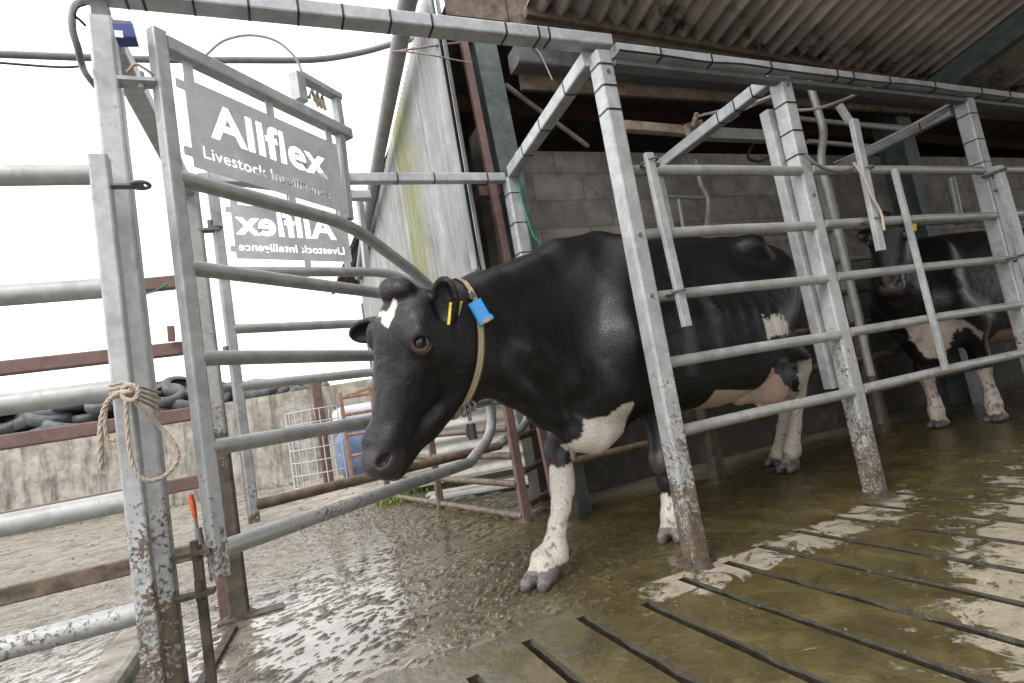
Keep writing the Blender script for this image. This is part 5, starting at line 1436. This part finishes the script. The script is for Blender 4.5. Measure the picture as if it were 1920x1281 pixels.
# ------------------------------------------------------------------ background yard
wl0 = np.array([-3.95, 11.75, 0]); wl1 = np.array([.19, 10.6, 0]); wu = unit(wl1 - wl0); wn = np.array([-wu[1], wu[0], 0])
mb = MB(); c = (wl0 + wl1) / 2; L = 60
mb.box(c + wu * (-20 + 3.3) + wn * .12 + np.array([0, 0, .78]), (44, .22, 1.56), (tuple(wu), tuple(wn), (0, 0, 1)))
o = mb.build('concrete_wall', OLDWALL); tag(o, 'long weathered concrete wall across the back of the yard', 'wall')
# earth bank behind the wall that carries the tyres
mb = MB(); mb.box(c + wu * -16.5 + wn * 3.3 + np.array([0, 0, .72]), (46, 6, 1.44), (tuple(wu), tuple(wn), (0, 0, 1)))
structure(mb.build('clamp_ground', flat_mat('clamp_sheet', (.05, .05, .05), .7)), 'sheeted ground behind the wall')
tyre_me = None; rnd = random.Random(12); TG = 'old tyres heaped on top of the yard wall'
def tyre_mesh():
    vs = []; fs = []; n_ = 32; prof = [(.20, -.075), (.205, -.088), (.26, -.098), (.315, -.085), (.335, -.05), (.338, 0), (.335, .05), (.315, .085), (.26, .098), (.205, .088), (.20, .075), (.235, .06), (.29, .04), (.30, 0), (.29, -.04), (.235, -.06)]
    m_ = len(prof)
    for k in range(n_):
        a = 2 * math.pi * k / n_
        for j, (r, z) in enumerate(prof): rr = r + (.006 if (j in (4, 5, 6) and k % 2) else 0); vs.append((rr * math.cos(a), rr * math.sin(a), z))
    for k in range(n_):
        for j in range(m_): fs.append((k * m_ + j, ((k + 1) % n_) * m_ + j, ((k + 1) % n_) * m_ + (j + 1) % m_, k * m_ + (j + 1) % m_))
    mb = MB(); mb.add(vs, fs, True); return mb
first = None
TYM = flat_mat('old_tyre_rubber', (.065, .067, .072), .6, .5, 9)
LT = ['worn black tyre lying flat in the heap on the yard wall']
for i in range(150):
    s_ = rnd.uniform(-5.2, 2.3); dn_ = rnd.uniform(.45, 1.5)
    hgt = max(0, min(1, (2.4 - s_) / 3.2)); lay = rnd.random() * (.2 + hgt * 3.6)
    p = c + wu * s_ + wn * dn_ + np.array([0, 0, 1.46 + .10 + lay * .17 + rnd.uniform(0, .03)])
    if first is None: o = tyre_mesh().build('tyre', TYM); first = o
    else: o = first.copy(); sc.collection.objects.link(o)
    o.location = V(p); o.rotation_euler = (rnd.uniform(.0, .75), rnd.uniform(-.28, .28), rnd.uniform(-.5, .5)); o.scale = (rnd.uniform(.85, 1.1),) * 3
    tag(o, LT[0], 'tyre', TG)

# pens and hurdles
HG = 'rusty sheep hurdles in the yard'
def hurdle(label, a, b_, zs, r, mat, h, uprights=(0, 1), grp=HG, slope=None):
    a, b_ = np.array(a, float), np.array(b_, float); t = thing('hurdle', label, 'hurdle', a, grp)
    for z in zs:
        mb = MB(); mb.tube([a + np.array([0, 0, z]), b_ + np.array([0, 0, z])], r, 8); mb.build('rail', mat, t)
    for f in uprights:
        p = a + (b_ - a) * f; mb = MB(); mb.beam(p, p + np.array([0, 0, h]), r * 2.3, r * 2.3, up=(0, 1, 0)); mb.build('upright', mat, t)
    if slope:
        mb = MB(); mb.beam(a + np.array([0, 0, zs[-1]]), b_ + np.array([0, 0, zs[-1] + slope]), r * 1.6, r * 1.6); mb.build('brace', mat, t)
    return t
hurdle('muddy hurdle running back from the brown post under the near cow\'s neck', (1.345, 3.43, 0), (.93, 5.95, 0), [.035, .24, .42, .60, .78, .96], .024, MUCK_PIPE, 1.05, (1, .5))
pp = post('yard_post', 'dark brown steel post at the near end of the muddy hurdle', 1.36, 3.42, 0, 1.25, .055, BROWN, 0, (), 'brown yard posts')
hurdle('muddy hurdle at right angles behind the brown post', (1.42, 3.5, 0), (2.6, 4.6, 0), [.08, .30, .52, .74, .96], .022, MUCK_PIPE, 1.0, (.5, 1))
hurdle('rusty hurdle beside the cow\'s nose with a sloping top bar', (.80, 7.9, 0), (2.6, 7.6, 0), [.10, .40, .68, .95, 1.18], .022, flat_mat('rust_bars', (.26, .15, .10), .8, .35, 20), 1.25, (0, .22, .6), slope=.35)
post('yard_post', 'rust brown post beside the curved mesh panel', .56, 8.7, 0, 1.62, .13, flat_mat('rust_post', (.13, .075, .06), .8, .3, 14), 0, (), 'brown yard posts')
hurdle('pale hurdle in the distance below the cow\'s jaw', (1.3, 6.9, 0), (3.3, 6.4, 0), [.15, .45, .75], .022, MUCK_PIPE, .9, (.1, .6))
# curved white mesh panel
mp = thing('mesh_panel', 'curved white weldmesh panel standing against the yard wall', 'mesh panel', (.2, 8.9, 0))
mb = MB(); ctr = np.array([.62, 9.05, 0]); WH = flat_mat('pale_wire', (.42, .43, .43), .6, .2); R_ = .52
ang = [math.radians(a) for a in range(150, 291, 14)]
for a in ang: mb.tube([ctr + np.array([R_ * math.cos(a), R_ * math.sin(a), z]) for z in (.03, .6, 1.12)], .009, 6)
for z in (.04, .22, .40, .58, .76, .94, 1.12): mb.tube([ctr + np.array([R_ * math.cos(a), R_ * math.sin(a), z]) for a in ang], .008, 6)
mb.build('wire_grid', WH, mp)
# bulk bag, blue with a white top
bb = thing('feed_bag', 'blue and white bulk bag standing behind the rusty hurdle', 'bag', (1.1, 9.4, 0))
def pillow(c, sz, mat, par, name, seed=0):
    mb = MB(); vs = []; n_, m_ = 20, 10; rnd_ = random.Random(seed)
    for j in range(m_ + 1):
        v = -1 + 2 * j / m_
        for k in range(n_):
            a = 2 * math.pi * k / n_; e = .38; cx = math.copysign(abs(math.cos(a)) ** e, math.cos(a)); cy = math.copysign(abs(math.sin(a)) ** e, math.sin(a)); q = (1 - abs(v) ** 6 * .22) * (1 + rnd_.uniform(-.02, .02))
            vs.append((c[0] + sz[0] / 2 * cx * q, c[1] + sz[1] / 2 * cy * q, c[2] + sz[2] / 2 * v))
    fs = [(j * n_ + k, j * n_ + (k + 1) % n_, (j + 1) * n_ + (k + 1) % n_, (j + 1) * n_ + k) for j in range(m_) for k in range(n_)]
    fs += [tuple(range(n_ - 1, -1, -1)), tuple(range(m_ * n_, m_ * n_ + n_))]
    mb.add(vs, fs, True); return mb.build(name, mat, par)
pillow((1.25, 9.4, .36), (.95, .9, .72), flat_mat('blue_bag', (.15, .20, .33), .7, .35, 7), bb, 'blue_sack', 1)
pillow((1.25, 9.4, .92), (.90, .85, .38), flat_mat('white_bag', (.62, .64, .68), .7, .15, 7), bb, 'white_top', 2)
# pale corrugated sheets leaning in the pen
cs = thing('sheet_stack', 'stack of pale corrugated sheets leaning on edge behind the muddy hurdle', 'corrugated sheets', (1.5, 5.6, 0))
PS = flat_mat('pale_sheet', (.50, .49, .45), .7, .25, 6)
for k in range(2):
    corrugated('sheet', PS, (1.05 + .06 * k, 5.9 + .12 * k, .06), (.96, -.25, 0), unit([.03, .12, 1]), 1.6 + .25 * k, .95 - .18 * k, .13, .022, cs, rows=3)
for k, (x, y, dx) in enumerate(((1.35, 5.2, 1.0), (1.25, 4.85, .9))):
    mb = MB(); mb.box((x + .3, y, .03 + .015 * k), (dx, .16, .02), ((.9, -.43, 0), (.43, .9, 0), (0, 0, 1))); mb.build('offcut', PS, cs)

# grass and weeds
def grass(name, label, spots, n_, hgt, seed=1):
    rnd_ = random.Random(seed); mb = MB()
    for i in range(n_):
        (x0, y0), (x1, y1), w = rnd_.choice(spots); t = rnd_.random(); x = x0 + (x1 - x0) * t + rnd_.gauss(0, w); y = y0 + (y1 - y0) * t + rnd_.gauss(0, w)
        h = hgt * rnd_.uniform(.4, 1.1); a = rnd_.uniform(0, 6.28); lx, ly = math.cos(a) * h * .5, math.sin(a) * h * .5; s_ = .006 * rnd_.uniform(.7, 1.4)
        px, py = -math.sin(a) * s_, math.cos(a) * s_
        mb.add([(x - px, y - py, 0), (x + px, y + py, 0), (x + lx * .5 + px * .7, y + ly * .5 + py * .7, h * .7), (x + lx * .5 - px * .7, y + ly * .5 - py * .7, h * .7), (x + lx, y + ly, h)], [(0, 1, 2, 3), (3, 2, 4)])
    o = mb.build(name, flat_mat(name + '_blade', (.13, .19, .03), .7, .5, 12)); o['kind'] = 'stuff'; tag(o, label, 'grass')
grass('grass', 'thin green grass along the foot of the yard wall and by the hurdle', [((-3.9, 11.55), (.3, 10.4), .10), ((.85, 5.7), (1.0, 5.5), .07), ((1.15, 6.0), (1.6, 6.2), .1)], 900, .045)

# bits of muck, grit and straw lying about
def litter():
    rnd_ = random.Random(21); mb = MB(); st = MB()
    for i in range(900):
        if rnd_.random() < .6: x, y = rnd_.uniform(-1.6, 1.6), rnd_.uniform(2.0, 5.6)
        elif rnd_.random() < .5: x, y = rnd_.uniform(-6, 1.2), rnd_.uniform(5.2, 10)
        else: x, y = rnd_.uniform(.9, 4.5), rnd_.uniform(.8, 3.0)
        r_ = rnd_.uniform(.003, .009) * (1 if y < 5.2 else 2.2); n_ = 6; a0 = rnd_.random() * 6
        sx_, sy_ = rnd_.uniform(.7, 1.6), rnd_.uniform(.6, 1.1)
        ring = [(x + r_ * sx_ * math.cos(a0 + k * 1.047) * rnd_.uniform(.8, 1.2), y + r_ * sy_ * math.sin(a0 + k * 1.047) * rnd_.uniform(.8, 1.2), -.001) for k in range(n_)]
        top = [(x + (q[0] - x) * .55, y + (q[1] - y) * .55, r_ * rnd_.uniform(.45, .8)) for q in ring]
        mb.add(ring + top, [(k, (k + 1) % n_, n_ + (k + 1) % n_, n_ + k) for k in range(n_)] + [tuple(range(n_, 2 * n_))], True)
    for i in range(150):
        x, y = (rnd_.uniform(-1.4, 1.8), rnd_.uniform(2.0, 5.0)) if i % 3 else (rnd_.uniform(1, 4), rnd_.uniform(.9, 2.6))
        a = rnd_.uniform(0, 6.28); L = rnd_.uniform(.015, .05); z = .006
        st.tube([(x, y, z), (x + L * .5 * math.cos(a), y + L * .5 * math.sin(a), z + .003), (x + L * math.cos(a + .2), y + L * math.sin(a + .2), z)], .0009, 4)
    o = mb.build('grit', flat_mat('grit_bits', (.075, .058, .038), .5, .6, 30)); o['kind'] = 'stuff'; tag(o, 'scattered grit and muck crumbs on the wet floor', 'grit')
    o = st.build('straw', flat_mat('straw_bits', (.26, .20, .10), .7, .4, 30)); o['kind'] = 'stuff'; tag(o, 'scraps of wet straw on the floor', 'straw')
litter()
